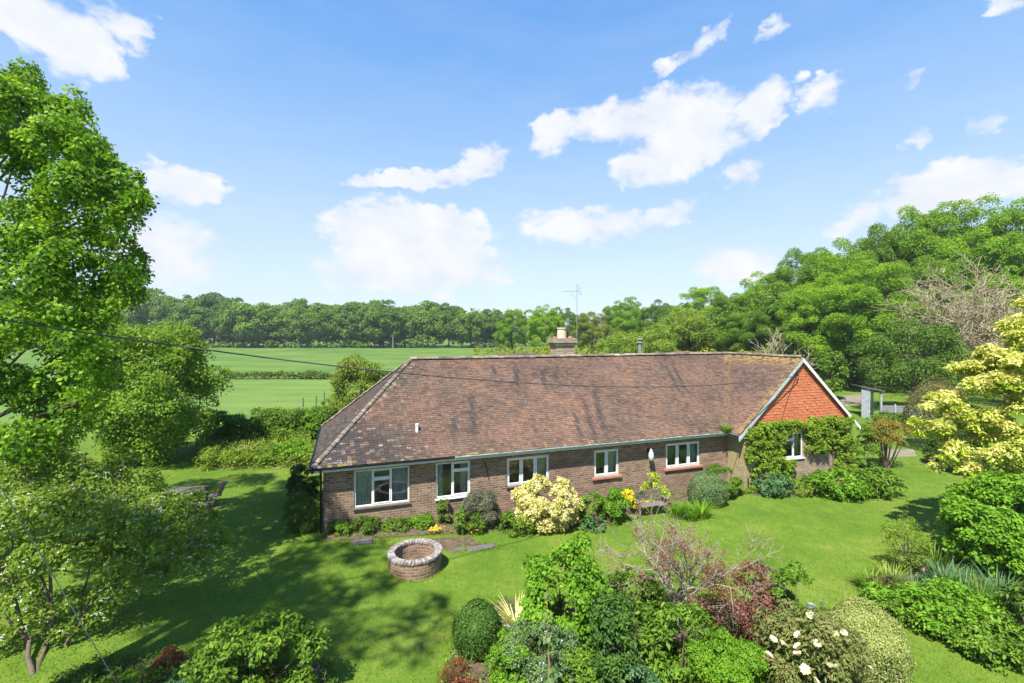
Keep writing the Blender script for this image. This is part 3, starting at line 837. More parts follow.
gutter('gutter', (-.06, -.045, HE), (5.0, -.045, HE), M['black'])
gutter('gutter', (5.01, -.045, HE), (UE - .03, -.045, HE), M['gutter'])
gutter('gutter', (UE - .03, -.05, HE), (UE - .03, -PR, HE), M['offwhite'])
gutter('gutter', (-.05, 2 * A_, HE), (-.05, .02, HE), M['black'])
b = MB(); b.tube([(.28, -.03, HE - .08), (.28, .05, HE - .2), (.28, .28, HE - .35), (.28, .28, -.1)], .038, 8); b.box(.23, .33, .26, .345, 1.0, 1.04); b.build('downpipe', M['black'], house, smooth=True)
b = MB(); b.box(-.01, .05, .02, 2 * A_ - .02, HE - .17, HE - .04); b.build('fascia', M['black'], house)


# ---- windows: each its own frame, panes, sill
def window(u0, u1, z0, z1, v, lights, trans=None, casement=False, tile_sill=False, curtain=(), lattice=True, sill='white'):
    """lights: mullion positions; trans: {light index: height of the transom}"""
    fw = .06
    root = MB()
    vf = v + .045
    def fr(b, a0, a1, c0, c1, wd, y0, y1):
        b.box(a0, a1, y0, y1, c0, c0 + wd); b.box(a0, a1, y0, y1, c1 - wd, c1)
        b.box(a0, a0 + wd, y0, y1, c0 + wd, c1 - wd); b.box(a1 - wd, a1, y0, y1, c0 + wd, c1 - wd)
    fr(root, u0 + .004, u1 - .004, z0 + .004, z1 - .004, fw, vf, vf + .09)
    edges = [u0 + fw] + list(lights) + [u1 - fw]
    for m in lights: root.box(m - .03, m + .03, vf + .002, vf + .088, z0 + fw + .004, z1 - fw - .004)
    win = root.build('window', M['white'], house, bevel=.006)
    k = 0
    for i in range(len(edges) - 1):
        a, c = edges[i] + (.03 if i else .002), edges[i + 1] - (.03 if i < len(edges) - 2 else .002)
        spans = [(z0 + fw + .002, z1 - fw - .002)]
        if trans and i in trans:
            tz = trans[i]; spans = [(z0 + fw + .002, tz - .028), (tz + .028, z1 - fw - .002)]
            tb = MB(); tb.box(a - .003, c + .003, vf + .004, vf + .086, tz - .03, tz + .03); tb.build('transom', M['white'], win, bevel=.004)
        for (c0, c1) in spans:
            if casement or (trans and i in trans):
                cb = MB(); fr(cb, a, c, c0, c1, .05 if casement else .035, vf - .012, vf + .04); cb.build('sash', M['white'], win, bevel=.005)
            p = MB(); ins = .04 if casement or (trans and i in trans) else -.002
            p.add([(a + ins, vf + .03, c0 + ins), (c - ins, vf + .03, c0 + ins), (c - ins, vf + .03, c1 - ins), (a + ins, vf + .03, c1 - ins)], [(0, 1, 2, 3)])
            p.build('pane', M['glass'], win)
            if lattice:                                      # leaded diamonds
                lb = MB(); s = .13; w_ = c - a; h_ = c1 - c0
                for q in range(-int(h_ / s) - 1, int(w_ / s) + 2):
                    for sg in (1, -1):
                        pts = []
                        xa = q * s
                        # line x = xa + z*0.75 (or mirrored), clipped to the light
                        zA, zB = 0.0, h_
                        f = .72
                        lo, hi = max(0, (0 - xa) / f), min(h_, (w_ - xa) / f)
                        if hi - lo < .02: continue
                        x_a, x_b = xa + lo * f, xa + hi * f
                        if sg < 0: x_a, x_b = w_ - x_a, w_ - x_b
                        lb.bar((a + x_a, vf + .035, c0 + lo), (a + x_b, vf + .035, c0 + hi), .009, .005, up=(0, 1, 0))
                if lb.v: lb.build('leading', M['leadlight'], win)
    sb = MB()
    if tile_sill: sb.box(u0 - .1, u1 + .1, v - .09, v + .05, z0 - .10, z0 - .005)
    else: sb.box(u0 - .04, u1 + .04, v - .07, v + .05, z0 - .06, z0 - .003)
    sb.build('sill', M['terracotta'] if tile_sill else M[sill], win, bevel=.008)
    for (c0, c1) in curtain:
        n = max(6, int((c1 - c0) / .03)); vs = []; fs = []
        for i in range(n + 1):
            x = c0 + (c1 - c0) * i / n; y = v + .24 + .025 * math.sin(i * 1.7)
            vs += [(x, y, z0 + .02), (x, y, z1 - .02)]
        for i in range(n): fs.append((2 * i, 2 * i + 2, 2 * i + 3, 2 * i + 1))
        cb = MB(); cb.add(vs, fs); cb.build('curtain', M['curtain'], win)
    return win


window(*WINS[0], WV, [2.02, 2.69], {1: 1.68}, curtain=[(1.44, 1.98), (2.78, 3.31)], sill='stone')
window(*WINS[1], WV, [4.99], {1: 1.70}, curtain=[(4.4, 4.66), (5.36, 5.66)])
window(*WINS[2], WV, [7.85, 8.47], None, True, curtain=[(7.27, 7.4), (8.5, 9.05)], sill='stone')
window(*WINS[3], WV, [11.83], None, True, True, curtain=[(11.86, 12.42)])
window(*WINS[4], WV, [15.6, 16.24], None, True, True, curtain=[(14.98, 15.1), (16.27, 16.84)])
window(*GW, WV2, [21.72], {0: 1.85}, curtain=[(21.8, 22.24)])

# dark painted head of the gable's brick wall is hidden by the climber; a drip course parts tiles and bricks
b = MB(); b.box(U0 - hw(gz0) + .1, U0 + hw(gz0) - .1, WV2 - .05, WV2 - .004, gz0 - .05, gz0 - .005); b.build('drip_course', M['terracotta'], house)

# chimney behind the ridge
ch = MB(); cu0, cu1, cv0, cv1 = 11.05, 12.2, A_ + .05, A_ + .8
ch.box(cu0 + .06, cu1 - .06, cv0, cv1, 5.0, 6.42)
chim = ch.build('chimney', M['brickB'], roof, uv=True)
k = MB()
k.box(cu0 - .02, cu1 + .02, cv0 - .07, cv1 + .07, 6.422, 6.54); k.box(cu0 - .09, cu1 + .09, cv0 - .12, cv1 + .12, 6.542, 6.7); k.box(cu0 - .02, cu1 + .02, cv0 - .05, cv1 + .05, 6.702, 6.79)
k.build('chimney_cap', brick_mat('sooty brick', (.24, .19, .14), (.36, .3, .23), (.34, .3, .25), dark=.5), chim, uv=True, bevel=.01)
k = MB(); cx, cy = 11.6, A_ + .43
k.lathe([(.25, 6.78), (.24, 7.05), (.215, 7.24), (.25, 7.26), (.25, 7.33), (.17, 7.33), (.16, 7.0)], (cx, cy, 0), 20); k.build('chimney_pot', M['potcream'], chim, smooth=False)
k = MB(); k.lathe([(.13, 6.78), (.12, 6.9), (.14, 6.93), (.1, 6.93)], (12.1, cy, 0), 16); k.build('chimney_pot', M['terracotta'], chim)
k = MB(); k.lathe([(.1, 6.78), (.1, 6.88), (.06, 6.88)], (11.2, cy, 0), 14); k.build('chimney_pot', M['terracotta'], chim)
# aerial on the stack
k = MB(); ax, ay = 12.47, A_ + .45
k.tube([(ax, ay, 5.75), (ax + .02, ay, 8.0), (ax + .03, ay, 9.62)], .015, 6)
k.bar((ax - .8, ay - .05, 9.2), (ax + .25, ay + .02, 9.24), .016)
for i in range(7):
    x = ax - .76 + i * .14; L = .26 + .03 * i
    k.bar((x, ay - L * .5, 9.205 + .005 * i), (x, ay + L * .5, 9.205 + .005 * i), .009)
k.bar((ax + .22, ay - .06, 9.02), (ax + .22, ay + .1, 9.45), .012, .012); k.bar((ax + .22, ay - .2, 9.4), (ax + .22, ay + .2, 9.4), .012); k.bar((ax + .22, ay - .2, 9.08), (ax + .22, ay + .2, 9.08), .012); k.bar((ax - .3, ay, 9.1), (ax - .02, ay, 8.85), .012)
k.bar((ax - .35, ay + .1, 9.45), (ax + .3, ay - .1, 9.6), .01)
k.build('aerial', M['metal'], chim)
# flue pipe and roof vent
k = MB(); k.lathe([(.1, 5.7), (.1, 6.5), (.16, 6.52), (.16, 6.56), (.1, 6.6), (.1, 6.68), (.17, 6.7), (.15, 6.76)], (16.15, A_ + .15, 0), 16); k.build('flue_pipe', M['lead'], roof)
k = MB(); q = Vector((3.72, .95, HE + .95 * rise / A_))
k.lathe([(.06, -.05), (.06, .24), (.075, .25), (.075, .3), (.03, .32)], q, 14); k.build('vent_pipe', M['white'], roof)
# chimney-like low ridge of the rear wing showing over the main ridge
k = MB(); k.add([(8.0, A_ + .3, HR - .25), (10.7, A_ + .3, HR - .25), (10.7, A_ + 1.6, HR + .12), (8.6, A_ + 1.6, HR + .12), (10.7, A_ + 3.2, HR - .8), (8.0, A_ + 3.2, HR - .8)], [(0, 1, 2, 3), (3, 2, 4, 5), (0, 3, 5)])
o = k.build('rear_roof', M['rooftile'], roof)
# iron wall tie, cable clip at the gable
k = MB(); k.tube([(6.25, .32, 2.0), (6.35, .31, 1.75), (6.42, .31, 1.4), (6.46, .32, 1.2)], .014, 6); k.build('wall_cable', M['black'], house)
k = MB(); k.bar((21.75, WV2 - .02, 5.0), (21.75, WV2 - .2, 5.0), .03); k.bar((21.7, WV2 - .18, 4.95), (21.8, WV2 - .18, 5.2), .03); k.bar((21.7, WV2 - .03, 4.7), (21.9, WV2 - .03, 5.3), .03)
k.tube([(21.75, WV2 - .05, 4.9), (21.2, WV2 - .045, 3.8), (20.75, WV2 - .045, 2.7)], .01, 5); k.build('cable_bracket', M['black'], house)
k = MB(); k.tube([(18.75, WV2 - .04, .3), (18.75, WV2 - .04, -.15), (19.15, WV2 - .04, -.2)], .03, 7); k.build('waste_pipe', M['black'], house)

# wall lantern
lq = H2W(13.95, .34)
lan = empty('wall_lamp', (lq.x, lq.y, 1.35), TH); tag(lan, 'white bottle-shaped lamp hanging on the brick wall between two windows', 'lamp')
k = MB(); k.lathe([(.05, -.02), (.11, .02), (.12, .22), (.10, .34), (.05, .44), (.04, .5), (.02, .52)], (0, -.24, 0), 16); k.build('lamp_shade', M['offwhite'], lan, smooth=True)
k = MB(); k.tube([(0, 0, .4), (0, -.1, .52), (0, -.2, .56), (0, -.24, .51)], .014, 6); k.box(-.05, .05, -.015, 0, .3, .5); k.build('bracket', M['black'], lan)

# ------------------------------------------------------------------ trees
def bez(a, b, c, n=6):
    return [a * (1 - t) ** 2 + b * 2 * t * (1 - t) + c * t * t for t in [i / n for i in range(n + 1)]]


def limbs(mb, fork, targets, r0, r1=.02, sag=.15, n=6, seg=6, twig=0):
    for t in targets:
        t = Vector(t); d = t - fork
        mid = fork + d * .5 + Vector((random.uniform(-1, 1), random.uniform(-1, 1), random.uniform(.2, 1))) * d.length * sag
        pts = bez(fork, mid, t, n)
        mb.tube(pts, [r0 + (r1 - r0) * (i / n) ** .8 for i in range(n + 1)], seg, cap=False)
        for _ in range(twig):
            k = random.randint(n // 2, n); q = pts[k]
            e = q + Vector((random.gauss(0, 1), random.gauss(0, 1), random.gauss(.2, .7))) * min(d.length * .12, .3)
            mb.tube([q, q.lerp(e, .5) + Vector((0, 0, .03)), e], [r1 * .9, r1 * .6, r1 * .3], 4, cap=False)


def tree(name, label, cat, loc, h, rx, rz, th, tr, leaf, mat, K=40, ns=14, nl=8, sr=.35, rc=None, ry=None, lo=-.6, bark='bark', cz=None,
         group=None, lean=(0, 0), nlimb=14, clumps=None, fill=.35, up=.35, twig=2, lr=(.28, .5)):
    """h: total height, rx/rz: crown half-width and half-height, th: bare trunk, tr: trunk radius, leaf: (length, width)"""
    t = empty(name, loc, random.uniform(0, 6.28) if clumps is None else 0); tag(t, label, cat, group)
    cz = cz if cz is not None else h - rz; c = (lean[0], lean[1], cz); rc = rc or rx * .26
    cl = clumps if clumps is not None else ell_clumps(c, rx, ry or rx, rz, K, rc, lo, fill)
    C, N, T, ti = clump_leaves(cl, ns, nl, sr, up, centre=c, under=.5)
    L = leaf[0] * (.7 + .6 * rng.random(len(C)))
    leaves('crown', C, N, T, L, L * leaf[1] / leaf[0], M[mat], t, ti)
    b = MB(); f1 = Vector((lean[0] * .3, lean[1] * .3, th)); top = Vector((c[0], c[1], cz + rz * .45))
    b.tube([Vector((0, 0, -.4)), Vector((0, 0, .25)), f1 * .6 + Vector((0, 0, 0)), f1, f1.lerp(top, .5), top], [tr * 1.5, tr * 1.1, tr * .95, tr * .85, tr * .5, tr * .12], 9, cap=False)
    sel = cl[rng.choice(len(cl), min(nlimb, len(cl)), replace=False)]
    for q in sel:
        k = random.uniform(.75, 1.0); f = f1 * k if q[2] < cz else f1.lerp(top, random.uniform(0, .6))
        limbs(b, f, [q[:3]], tr * random.uniform(*lr), max(.012, tr * .05), twig=twig)
    b.build('trunk', M[bark], t, smooth=True)
    return t


def copy_tree(src, loc, rz, sc_=1.0, label=None, group=None, mat=None):
    r = src.copy(); COL.objects.link(r); r.location = loc; r.rotation_euler = (0, 0, rz); r.scale = (sc_, sc_, sc_ * random.uniform(.94, 1.06))
    if label: r['label'] = label
    if group: r['group'] = group
    for ch in list(src.children):
        c = ch.copy(); COL.objects.link(c); c.parent = r
    return r


ORD = 'first second third fourth fifth sixth seventh eighth ninth tenth eleventh twelfth thirteenth fourteenth fifteenth sixteenth seventeenth eighteenth nineteenth twentieth'.split()
ORD += ['twenty-' + w for w in ORD[:9]] + ['thirtieth'] + ['thirty-' + w for w in ORD[:9]]

# --- the far wood across the field: a front row one can count, and the mass behind it
protoF = [tree('woodland_tree', 'x', 'tree', (0, 400, 0), 19, 8.3, 9.0, 3.0, .35, (.52, .38), m_, K=100, ns=58, nl=7, sr=.8, rc=2.3, lo=-.9, nlimb=8, twig=0, up=.25)
          for m_ in ('farA', 'farA', 'farB', 'farA', 'farB')]
FX = [-30, 8, 40, 72, 104, 133, 150, 172, 190, 214, 233, 252, 277, 300, 319, 342, 362, 383, 405, 428, 449, 471, 490]
used = set()
kindw = {0: 'dark green', 1: 'mid green', 2: 'fresh green', 3: 'deep green', 4: 'yellowish green'}
for i, px in enumerate(FX):
    k = [0, 1, 2, 3, 0, 4, 1, 0, 2, 3, 1, 4, 0, 1, 2, 3, 0, 1, 4, 2, 3, 0, 1][i]
    d = 196 + random.uniform(-5, 5); top = [300, 298, 300, 301, 299, 299, 297, 301, 304, 300, 303, 298, 303, 304, 306, 304, 303, 307, 306, 306, 309, 311, 313][i]
    x = X(px, d); z = g(x, d); h = (CH + (HOR - top) / F * d - z) * 1.1
    lab = f'{kindw[k]} broadleaf tree, {ORD[i]} from the left along the front of the far wood'
    s_ = h / 19
    if k in used: o = copy_tree(protoF[k], (x, d, z), random.uniform(0, 6.28), s_, lab, 'front trees of the far wood')
    else:
        used.add(k); o = protoF[k]; o.location = (x, d, z); o.scale = (s_, s_, s_); tag(o, lab, 'tree', 'front trees of the far wood')
    wv = random.uniform(.85, 1.25); hv = random.uniform(.92, 1.1); o.scale = (s_ * wv, s_ * wv, s_ * hv)


def mass(name, pts, leaf, mat, label, n_spray=8, nl=5, sr=1.0, kind='stuff'):
    C, N, T, ti = clump_leaves(np.array(pts), n_spray, nl, sr, .35)
    L = leaf * (.7 + .6 * rng.random(len(C)))
    o = leaves(name, C, N, T, L, L * .62, M[mat], None, ti); tag(o, kind=kind); o['label'] = label; return o


pts = []
for _ in range(1500):
    d = random.uniform(206, 226); x = X(random.uniform(-200, 560), d); z = g(x, d) + 15.5 * random.random() ** .8; pts.append((x, d, z, random.uniform(1.6, 2.8)))
mass('woodland', pts, 1.3, 'farA', 'dark depth of the far wood behind its front trees', 7, 5, 1.1)
pts = []
for _ in range(260):
    px = random.uniform(-40, 505); d = random.uniform(188, 193); x = X(px, d); lim = 2.6 if px < 395 else 5.5
    pts.append((x, d, g(x, d) + random.uniform(.2, lim), random.uniform(.7, 1.5)))
mass('undergrowth', pts, .7, 'farA', 'low bushes along the foot of the far wood', 9, 5, .7)
# the hedge between the two fields
hpts = []
for px0, px1 in ((222, 286), (291, 330), (335, 392)):
    a = G(px0, 379); b = G(px1, 379); n = 24
    he = []
    for i in range(n):
        q = a.lerp(b, i / (n - 1)); he.append((q.x + random.uniform(-.2, .2), q.y + random.uniform(-.4, .4), q.z + random.uniform(.3, .75), random.uniform(.45, .75)))
    C, N, T, ti = clump_leaves(np.array(he), 22, 6, .3)
    c0 = a.lerp(b, .5)
    o = leaves('field_hedge', C - np.array(c0), N, T, .24, .15, M['hedge'], None, ti, loc=c0)
    tag(o, {222: 'clipped low hedge across the field beside the bushy round tree', 291: 'low field hedge with brown gaps, middle length of the three', 335: 'low field hedge ending behind the small tree by the hip roof'}[px0], 'hedge', 'low hedge lengths across the field')

# --- the wood to the right, near enough to see each crown
grpR = 'trees of the wood to the right'
protoR = {m_: tree('oak_tree', 'x', 'tree', (0, 420, 0), 20, 7.2, 8.6, 3.5, .4, (.185, .125), m_, K=190, ns=56, nl=10, sr=.5, rc=1.05, lo=-.8, nlimb=22, fill=.35, up=.12) for m_ in ('woodA', 'woodB', 'woodC')}
protoR2 = {m_: tree('oak_tree', 'x', 'tree', (0, 440, 0), 20, 6.6, 8.8, 3.0, .38, (.185, .125), m_, K=250, ns=44, nl=10, sr=.5, rc=.95, lo=-.85, nlimb=22, fill=.4, up=.12) for m_ in ('woodA', 'woodB')}
RT = [  # px, top, distance, crown scale, kind, label
    (512, 311, 116, .60, 'A1', 'round bright green tree standing left of the chimney pot, beyond the roof'),
    (545, 305, 110, .72, 'A2', 'tall bright green tree directly behind the chimney stack'),
    (567, 309, 138, .72, 'B1', 'dark green tree showing its top to the left of the aerial'),
    (592, 311, 104, .68, 'C1', 'olive green tree directly right of the tv aerial'),
    (626, 297, 106, .85, 'A2', 'tree with a loose uneven top above the flue pipe'),
    (657, 301, 100, .72, 'B1', 'mid green tree between the flue pipe and the pale willow'),
    (703, 287, 88, .86, 'A1', 'broad green tree behind the pale rounded willow'),
    (735, 290, 82, .80, 'B2', 'darker tree rising over the mossy end of the main roof'),
    (768, 272, 80, .95, 'A2', 'tree where the wood starts to climb above the gable'),
    (806, 249, 74, 1.0, 'A1', 'tall crown directly above the gable peak'),
    (846, 237, 70, 1.04, 'A2', 'tall crown just right of the gable peak on the skyline'),
    (888, 221, 68, 1.05, 'B2', 'darker tall crown on the skyline above the open shelter'),
    (926, 206, 66, 1.08, 'A1', 'high crown on the skyline above the dark hawthorn'),
    (968, 200, 63, 1.08, 'A2', 'highest crown of the wood, behind the bare tree'),
    (1016, 203, 60, 1.06, 'A1', 'high crown on the skyline at the right edge of the view'),
    (1066, 206, 58, 1.06, 'B1', 'outermost crown beyond the right edge of the view'),
    (690, 318, 74, .62, 'C1', 'low olive crown in front of the wood, above the roof valley'),
    (745, 312, 70, .74, 'A1', 'front crown of the wood with light leaves above the mossy ridge'),
    (786, 296, 64, .80, 'B1', 'shaded front crown of the wood behind the gable peak'),
    (828, 272, 60, .90, 'A2', 'big front crown hanging low beside the gable verge'),
    (870, 262, 57, .92, 'A1', 'big front crown leaning out above the grassy gap by the shelter'),
    (915, 255, 60, .90, 'B2', 'front crown half hidden by the dark hawthorn'),
    (960, 250, 62, .90, 'A2', 'front crown half hidden by the bare grey tree'),
    (1010, 255, 58, .90, 'A1', 'front crown behind the bare tree at the edge of the view')]
first = set()
for px, top, d, s_, k, lab in RT:
    src = (protoR if k[1] == '1' else protoR2).get('wood' + k[0]) or protoR['woodC']
    x = X(px, d); z = g(x, d); h = CH + (HOR - top) / F * d - z; zs = h / 20
    rz = random.uniform(0, 6.28)
    if id(src) in first: o = copy_tree(src, (x, d, z), rz, s_, lab, grpR)
    else: first.add(id(src)); o = src; o.location = (x, d, z); o.rotation_euler = (0, 0, rz); tag(o, lab, 'tree', grpR)
    o.scale = (s_, s_, zs)
for q in list(protoR.values()) + list(protoR2.values()):
    if id(q) not in first:
        for c in list(q.children): bpy.data.objects.remove(c)
        bpy.data.objects.remove(q)
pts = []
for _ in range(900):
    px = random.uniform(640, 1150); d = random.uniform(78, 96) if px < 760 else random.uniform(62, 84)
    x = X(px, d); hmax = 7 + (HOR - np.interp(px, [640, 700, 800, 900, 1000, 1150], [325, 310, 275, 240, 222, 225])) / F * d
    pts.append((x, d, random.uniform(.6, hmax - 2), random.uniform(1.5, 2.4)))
mass('woodland', pts, .4, 'hedge', 'shaded depth of the wood behind its front crowns', 26, 7, .7)  # darker leaf colour puts shade into the gaps between crowns
pts = []
for _ in range(200):
    px = random.uniform(480, 860); d = random.uniform(62, 72) if px > 660 else random.uniform(78, 92)
    if px > 835: continue
    x = X(px, d); pts.append((x, d, random.uniform(.2, 4.2), random.uniform(.7, 1.6)))
mass('undergrowth', pts, .32, 'woodC', 'light green scrub along the foot of the right-hand wood behind the roof', 26, 7, .5)
# pale willow-like tree and other marked individuals behind the roof
q = Vector((X(683, 72), 72, 0)); tree('willow_tree', 'pale rounded grey-green willow standing above the middle of the ridge', 'tree', q, 11.2, 4.6, 4.2, 2, .2, (.3, .1), 'nettle', K=60, ns=26, nl=9, sr=.5, rc=1.3, lo=-.6)
q = Vector((X(655, 64), 64, 0)); tree('sapling', 'light green feathery sapling behind the flue pipe', 'tree', q, 8.4, 3.4, 3.2, 1.4, .1, (.28, .1), 'nettle', K=36, ns=22, nl=9, sr=.45, rc=1.0)
q = Vector((X(618, 70), 70, 0)); tree('sapling', 'light green bushy sapling right of the chimney stack', 'tree', q, 7.6, 4.0, 3.0, 1.2, .1, (.28, .12), 'nettle', K=40, ns=22, nl=9, sr=.45, rc=1.1)


def bare_tree(name, label, loc, h, spread, r0, mat, nmain=7, depth=4, seedlen=.34, cat='tree', tilt=.7, rmin=.012, jit=.35, kids=(2, 3)):
    t = empty(name, loc); tag(t, label, cat)
    tb, br = MB(), MB(); base = Vector((0, 0, -.2))
    def grow(mb, p, d, L, r, lev):
        n = 4; pts = [p]; cur = d.copy(); q = p
        for i in range(n):
            cur = (cur + Vector((random.gauss(0, jit), random.gauss(0, jit), random.gauss(.06, jit * .6))) * .45).normalized()
            q = q + cur * L / n; pts.append(q)
        mb.tube(pts, [max(rmin, r * (1 - .45 * i / n)) for i in range(n + 1)], 5 if lev > 1 else 7, cap=False)
        if lev >= depth: return
        for k in range(random.randint(*kids) + (1 if lev == 1 else 0)):
            i = random.randint(2, n); dd = (cur + Vector((random.gauss(0, 1), random.gauss(0, 1), random.gauss(0, .7))) * tilt).normalized()
            grow(br, pts[i], dd, L * random.uniform(.55, .85), max(rmin, r * .55), lev + 1)
    for k in range(nmain):
        a = 2 * math.pi * (k + random.random() * .6) / nmain
        d = Vector((math.cos(a) * spread, math.sin(a) * spread, 1)).normalized()
        grow(br, Vector((0, 0, h * .16)), d, h * seedlen * random.uniform(.8, 1.15), r0 * .6, 1)
    tb.tube([base, Vector((0, 0, h * .08)), Vector((0, 0, h * .2))], [r0 * 1.3, r0, r0 * .8], 9)
    tb.build('trunk', M[mat], t, smooth=True); br.build('crown', M[mat], t, smooth=True)
    return t


random.seed(77)
bare_tree('bare_tree', 'leafless grey-brown spreading tree in front of the green wood', (X(1014, 47), 47, 0), 17.5, 1.25, .3, 'bare', 12, 6, .29, tilt=.75, rmin=.021, kids=(2, 4))
q = Vector((X(915, 42), 42, 0)); tree('hawthorn_tree', 'dark dull green hawthorn overhanging the low slatted fence', 'tree', q, 8.6, 4.6, 4.2, 1.6, .22, (.17, .1), 'hedge', K=95, ns=30, nl=9, sr=.38, rc=1.0, lo=-.75)
q = Vector((X(832, 50), 50, 0)); tree('ivy_tree', 'slim ivy-clad tree just right of the gable verge', 'tree', q, 5.6, 1.4, 2.7, .5, .14, (.2, .13), 'mid', K=26, ns=26, nl=8, sr=.3, rc=.7, lo=-1)
q = Vector((X(775, 52), 52, 0)); bare_tree('bare_bush', 'brownish twiggy bush poking over the ridge near the gable', q, 6.6, .8, .08, 'bare', 9, 4, .42, 'bush', tilt=.4, rmin=.02)

# --- trees of the left side
# the big oak: the visible right-hand half of its crown is laid out clump by clump
OAKY = 12.6
outl = [(-70, 60, 2.6), (-6, 92, 1.8), (30, 95, 1.4), (60, 108, 1.2), (62, 150, 1.5), (95, 150, 1.0), (95, 185, 1.3), (80, 195, 1.4), (128, 195, .9), (140, 190, .6), (145, 210, .55), (118, 215, .9), (110, 245, 1.0), (128, 268, .7), (132, 285, .6),
        (100, 290, 1.0), (80, 255, 1.2), (40, 215, 1.5), (20, 160, 1.7), (0, 120, 1.8), (10, 250, 1.6), (45, 290, 1.5), (90, 320, 1.0), (70, 340, 1.2), (20, 320, 1.6), (60, 375, 1.2), (90, 360, .8), (40, 400, 1.3), (10, 380, 1.5), (75, 410, .9), (100, 385, .7), (20, 440, 1.3), (60, 440, 1.0), (-30, 350, 1.6), (-60, 250, 2), (-80, 150, 2.2), (-60, 420, 1.6),
        (108, 175, .7), (75, 125, .8), (40, 75, .7), (148, 200, .4), (115, 300, .6), (55, 240, 1.2), (30, 280, 1.3)]
oc = []
for px, py, r in outl:
    if py < 260: px, py = px - 14, py + 1
    if px > 30:
        for k in range(7):
            y = OAKY + random.uniform(-1.8, 1.8); a_ = random.uniform(0, 6.283); f_ = random.uniform(.75, 1.1) * r * 31 * .8
            p = P(px + math.cos(a_) * f_ * (.6 if px > 120 else 1), py + math.sin(a_) * f_, y); oc.append((p.x, p.y, p.z, random.uniform(.2, .34)))
    for k in range(3):
        y = OAKY + random.uniform(-1.8, 1.8); p = P(px + random.uniform(-6, 6), py + random.uniform(-6, 6), y); oc.append((p.x, p.y, p.z, r * .46))
OX = X(-120, OAKY)
for _ in range(34):
    d = rdir(1)[0]; f = random.uniform(.6, 1.0); oc.append((OX + d[0] * f * 4.0 - 2.0, OAKY + d[1] * f * 3.4 - 1.5, 8.6 + d[2] * f * 4.6, random.uniform(.7, 1.2)))
oc = np.array(oc); oc[:, 0] -= OX; oc[:, 1] -= OAKY
oak = tree('oak_tree', 'large oak with fresh green leaves filling the left side of the view', 'tree', (OX, OAKY, 0), 16, 7, 6, 3.2, .5, (.12, .075), 'oak', ns=29, nl=10, sr=.23, clumps=oc, cz=9.5, nlimb=28, twig=4, up=.16, lr=(.07, .14))
SHADE = np.concatenate([ell_clumps((0, 0, 20.0), 3.0, 4.4, 5.0, 26, .75, -.6, .9), np.array([(3.3, -1.7, 20.2, .7), (3.9, -1.2, 20.6, .6), (2.6, -2.6, 20.0, .7), (4.4, -2.2, 20.8, .5), (3.9, -2.9, 20.6, .5)])])
# a second oak behind the viewer to the left throws the broken shade on the near lawn
tree('oak_tree', 'neighbouring oak outside the view whose shade falls over the near lawn', 'tree', (-12.1, 1.5, 0), 25, 3.0, 5.0, 12, .4, (.2, .13), 'oak', ns=24, nl=8, sr=.4, cz=20.0, clumps=SHADE)
# round bushy tree
q = G(150, 462); tree('field_maple', 'round bushy light green tree beside the field, left of the lawn hedge', 'tree', q, 8.0, 3.4, 4.1, .5, .2, (.16, .095), 'maple', K=150, ns=34, nl=9, sr=.36, rc=.85, lo=-1, cz=3.9, up=.4)
q = Vector((X(362, 31), 31, g(0, 31) * .5)); tree('fruit_tree', 'small yellowish green tree just beyond the hipped end of the roof', 'tree', q, 6.2, 1.95, 2.6, .9, .12, (.13, .08), 'fruit', K=70, ns=26, nl=8, sr=.26, rc=.6, lo=-.8, cz=3.3)
# flowering small tree, several stems from one foot, bottom left
q = G(34, 680); cl = []
FT = [(20, 480, 11.6, .6), (60, 470, 11.9, .6), (100, 478, 12.1, .55), (140, 490, 12.2, .5), (168, 510, 12.0, .5), (205, 525, 11.9, .38), (212, 548, 11.6, .3), (190, 560, 11.4, .42), (160, 545, 11.3, .5), (130, 530, 11.0, .55), (95, 515, 10.8, .55), (60, 510, 10.6, .6), (25, 520, 10.5, .6), (5, 560, 10.4, .55), (40, 560, 10.3, .5), (80, 555, 10.6, .5), (120, 565, 10.9, .45), (150, 580, 11.2, .35), (110, 595, 10.8, .3), (20, 600, 10.4, .4), (180, 535, 12.4, .4), (-20, 520, 10.8, .8), (-20, 590, 10.4, .6), (40, 450, 12.2, .5), (0, 455, 12, .6), (120, 460, 12.6, .4), (70, 600, 10.6, .28), (222, 535, 11.8, .2), (195, 500, 12.4, .3), (30, 622, 10.3, .3), (0, 640, 10.2, .35), (66, 632, 10.5, .22), (100, 618, 10.7, .24), (140, 520, 11.6, .4), (80, 490, 11.4, .5), (40, 500, 11, .5), (110, 540, 11.2, .4)]
for px, py, d, r in FT:
    p = P(px, py, d); cl.append((p.x - q.x, p.y - q.y, p.z - q.z, r * 1.12))
cl = np.array(cl)
ft = empty('flowering_tree', q); tag(ft, 'small many-stemmed tree dotted with white blossom over the shaded lawn', 'tree')
C, N, T, ti = clump_leaves(cl, 88, 8, .17, .25, .45); L = .095 * (.7 + .6 * rng.random(len(C))); leaves('crown', C, N, T, L, L * .62, M['haw'], ft, ti)
C, N, T, ti = clump_leaves(cl[rng.random(len(cl)) < .85], 26, 8, .05, 1.0, .8, under=0); o = leaves('blossom', C, N, T, .03, .025, M['white_fl'], ft, ti); tag(o, kind='stuff')
b = MB()
